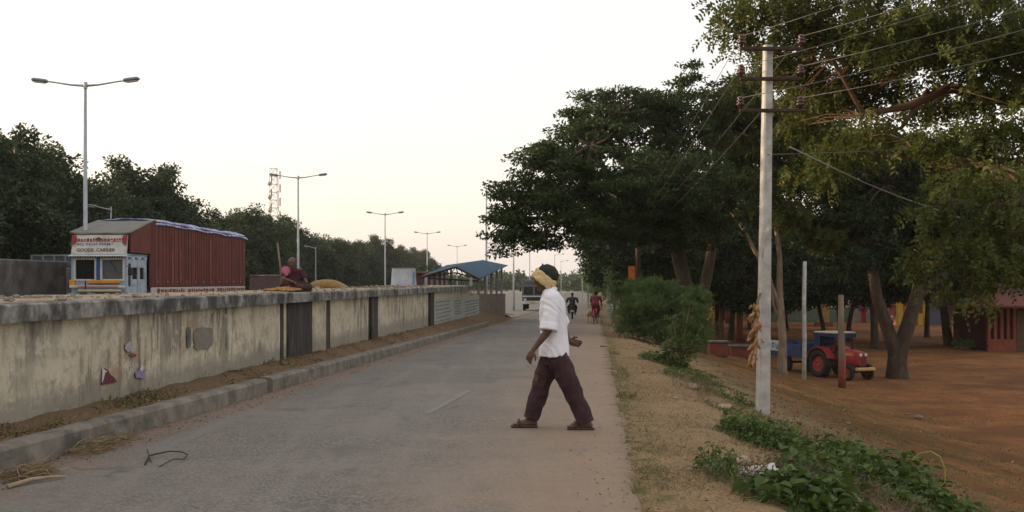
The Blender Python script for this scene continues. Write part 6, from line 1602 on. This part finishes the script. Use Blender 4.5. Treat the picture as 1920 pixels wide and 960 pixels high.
# straw heaps against the kerb
def straw(label, px0, py0, px1, py1, n, w_):
    a, b = G(px0, py0), G(px1, py1); root = thing('straw_heap', label, 'straw heap', a.lerp(b, .5)); B = []; D = []
    for k in range(n):
        t = rnd.random(); p = a.lerp(b, t)+Vector((rnd.gauss(0, w_), rnd.gauss(0, w_), 0)); h = abs(rnd.gauss(0, .035)); p.z = float(zr(p.y))+.004+h
        an = rnd.gauss(.9, .9); B.append(p); D.append(Vector((math.cos(an), math.sin(an), rnd.gauss(0, .22)-h*1.5)))
    leaves('stalks', np.array(B), np.array(D), rg.uniform(.08, .32, n), .0085, M['straw'], None, root, True, ups=rg.normal(size=(n, 3)))
straw('heap of dry straw stalks against the kerb, farther one', 135, 868, 215, 838, 420, .07); straw('heap of dry straw stalks at the corner of the photo, nearer one', 5, 918, 70, 900, 380, .06)
def stick(name, label, pts, r_, mat=None):
    q = []
    for px, py, h in pts: g = G(px, py); q.append(Vector((g.x, g.y, float(zr(g.y))+r_*.9+h)))
    tag(MB().tube(q, [r_*(1-.5*i/(len(q)-1)) for i in range(len(q))], 6).build(name, mat or M['wood'], None, smooth=True), label, 'stick')
stick('dry_stick', 'pale dry stick beside the nearer straw heap', [(15, 930, 0), (60, 920, .015), (95, 914, .01), (122, 911, .0)], .018, plain('pale_stick', (.32, .25, .17), .9))
stick('bent_twig', 'dark bent twig lying alone on the asphalt', [(272, 884, 0), (280, 872, .02), (296, 868, .02), (318, 866, .035), (340, 866, .03), (352, 870, .02), (345, 876, .01), (325, 876, .01), (312, 882, .005), (298, 889, 0)], .007, M['rust'])
stick('bent_twig', 'short upright twig stub touching the bent twig', [(276, 864, .04), (280, 874, .01), (284, 879, .0)], .006, M['rust'])
# stones and litter on the verge
def stone(name, label, px, py, r_, mat, flat=.65, lift=0, cat='stone', onroad=False):
    g = G(px, py)
    mb = MB(); mb.ell((0, 0, r_*flat*.6), (r_*1.25, r_, r_*flat), None, 14, 10); seed = px*.37
    mb.v = [tuple(Vector(v)*(1+.28*mnoise.noise((v[0]/r_*1.3+seed, v[1]/r_*1.3, v[2]/r_*1.3)))) for v in mb.v]
    o = mb.build(name, mat, None, smooth=(mat is M['stone'])); o.location = g+Vector((0, 0, lift)); o.rotation_euler = (0, 0, px); tag(o, label, cat); return o
stone('stone', 'pale rounded stone on the dry verge nearest the sapling', 1300, 729, .085, M['stone']); stone('stone', 'flat pinkish stone on the verge near the pole foot', 1358, 768, .11, M['stone'], .45); stone('stone', 'grey-brown stone behind the crumpled plastic bag', 1393, 872, .07, M['stone'], .7); stone('stone', 'small stone on the verge by the weed', 1268, 748, .03, M['stone'])
stone('stone', 'small dark lump lying on the road near the shoulder', 1131, 654, .07, M['wood'], .5, .05)
stone('earth_clod', 'dark clod of earth out on the open red slope', 1722, 785, .13, M['wood'], .5, 0, 'clod'); stone('earth_clod', 'small dark clod beside the larger clod on the slope', 1700, 778, .06, M['wood'], .5, 0, 'clod')
for k, (px, py) in enumerate(((1560, 765), (1583, 770), (1612, 772), (1590, 795), (1640, 795), (1652, 720), (1700, 722), (1690, 716), (1620, 722), (1480, 770), (1515, 770))):
    o = stone('pebble', 'small pale pebble on the shaded red earth', px, py, rnd.uniform(.02, .04), M['rubble'], .6, 0, 'pebble'); o['group'] = 'pale pebbles on the red earth'
# crumpled plastic bag
bgp = G(1428, 900); bag = thing('plastic_bag', 'crumpled whitish plastic bag lying on the verge', 'plastic bag', bgp); mb = MB(); mb.ell((0, 0, .05), (.17, .10, .06), None, 36, 20); mb.ell((-.15, -.02, .035), (.09, .07, .04), None, 24, 14)
def crump(v):
    n1 = abs(mnoise.noise((v[0]*13, v[1]*13, v[2]*13+4))); n2 = abs(mnoise.noise((v[0]*31, v[1]*31, v[2]*31))); return Vector(v)*(1+.55*n1-.28*n2)
mb.v = [tuple(crump(v)) for v in mb.v]; mb.build('bag_film', plain('white_film', (.50, .46, .45), .35, .15, 9, grime=(.42, .28, .27)), bag)
g_ = thing('green_heap', 'low dark green leafy heap on the ground by the red house', 'plant heap', G(1806, 655)); C = blob_points([((0, 0, .28), (.55, .5, .26))], 60); b_, d, l, w_, t = clumps(C, .18, 40, .8, 0, (.08, .16), .5); b_[:, 2] = np.maximum(b_[:, 2], .01); leaves('foliage', b_, d, l, w_, M['leaf_shrub'], t, g_)
MB().ell((0, 0, .1), (.5, .45, .22)).build('cut_branches', M['wood'], g_, smooth=True)

# ------------------------------------------------------------------ things on the raised bed
W0 = Matrix.Translation(wall.location) @ Matrix.Rotation(wa, 4, 'Z')
def bits(name, label, x0, x1, n, r0, r1, mat, y0=.05, y1=1.9, pile=0):
    mb = MB()
    for k in range(n):
        x = rnd.uniform(x0, x1); r_ = rnd.uniform(r0, r1)*(1 if rnd.random() < .85 else 1.7); y = rnd.uniform(y0, y1); p = W0 @ Vector((x, y, TOP+r_*.2+pile*rnd.random()*max(0, 1-abs((x-x0)/(x1-x0)*2-1))))
        b0_ = len(mb.v); mb.ell((0, 0, 0), (r_*1.2, r_, r_*.7), Matrix.Rotation(rnd.uniform(0, 6), 3, 'Z'), 6, 4)
        for i in range(b0_, len(mb.v)): v = Vector(mb.v[i]); mb.v[i] = tuple(v*(1+.3*mnoise.noise((v.x*20+k, v.y*20, v.z*20)))+p)
    return tag(mb.build(name, mat), label, kind='stuff')
xa, xb = wall_px(20), wall_px(300)
bits('rubble', 'broken rubble spread along the top of the raised bed', -3, 6.5, 240, .008, .028, M['rubble'], .1, 1.8)
bits('rubble', 'rubble ridge on the raised bed before the lorry', .2, 3.2, 120, .012, .036, M['rubble'], .9, 1.8, .03)
bits('rubble', 'scattered debris near the white stall', wall_px(735), wall_px(800)+4, 120, .015, .045, M['rubble'], .3, 1.8, .05)
bits('rubble', 'small debris along the middle of the raised bed', 7, 30, 200, .008, .025, M['rubble'], .1, 1.8)
p = W0 @ Vector((1.1, 1.2, TOP+.03)); rg2 = thing('blue_rag', 'small pale blue rag among the rubble on the raised bed', 'rag', p); mb = MB(); mb.ell((0, 0, 0), (.14, .10, .03), None, 24, 12); mb.v = [tuple(crump(v)) for v in mb.v]; mb.build('cloth', plain('blue_rag_cloth', (.20, .30, .40), .8), rg2)
hp = Vector(((535-CX)/FPX*20.6, 20.6, TOP)); mz = thing('maize_heap', 'low spread of orange maize drying beside the sitting woman', 'maize heap', hp); mb = MB()
for k in range(190):
    a = rnd.uniform(0, 6.28); q = rnd.random()**.6; c = Vector((math.cos(a)*q*.40, math.sin(a)*q*.35, .02+.055*(1-q))); t = rnd.uniform(0, 6.28); d = Vector((math.cos(t), math.sin(t), rnd.gauss(0, .2)))*.06
    mb.tube([c-d, c-d*.4, c+d*.5, c+d], [.010, .022, .019, .006], 6)
mb.build('cobs', plain('orange_maize', (.30, .155, .045), .7, .4, 18, grime=(.34, .24, .12)), mz, smooth=True)['kind'] = 'stuff'
pt = thing('dark_pot', 'small dark round pot at the hand of the sitting woman', 'pot', Vector(((575-CX)/FPX*20.3, 20.3, TOP)))
MB().lathe([(.0, 0), (.06, .0), (.105, .05), (.115, .09), (.095, .14), (.07, .155), (.085, .175), (.075, .175), (.06, .155), (.0, .03)], (0, 0, 0), 'z', 22).build('pot_body', plain('sooty_clay', (.05, .028, .02), .7, .3, 9), pt, smooth=True, fixn=True)
q = P(520, 455, 23.2); q2 = Vector((P(529, 540, 23.2).x, 23.2, TOP-.02)); stk = tag(MB().tube([q2, q2.lerp(q, .5)+Vector((.015, 0, 0)), q], [.028, .024, .018], 8).build('wooden_stake', M['palebark'], None, smooth=True), 'thin crooked stake standing upright behind the sitting woman', 'stake')

# ------------------------------------------------------------------ evening haze over everything
m = bpy.data.materials.new('haze'); m.use_nodes = True; nt = m.node_tree; nt.nodes.clear(); out = nt.nodes.new('ShaderNodeOutputMaterial'); pv = nt.nodes.new('ShaderNodeVolumePrincipled')
pv.inputs['Color'].default_value = (.93, .93, .93, 1); pv.inputs['Density'].default_value = .0002; pv.inputs['Anisotropy'].default_value = .25
nt.links.new(pv.outputs[0], out.inputs['Volume'])
hzb = MB().box((10, 312, 14.5), (330, 700, 37)).build('haze', m); tag(hzb, 'thin evening haze', kind='stuff')
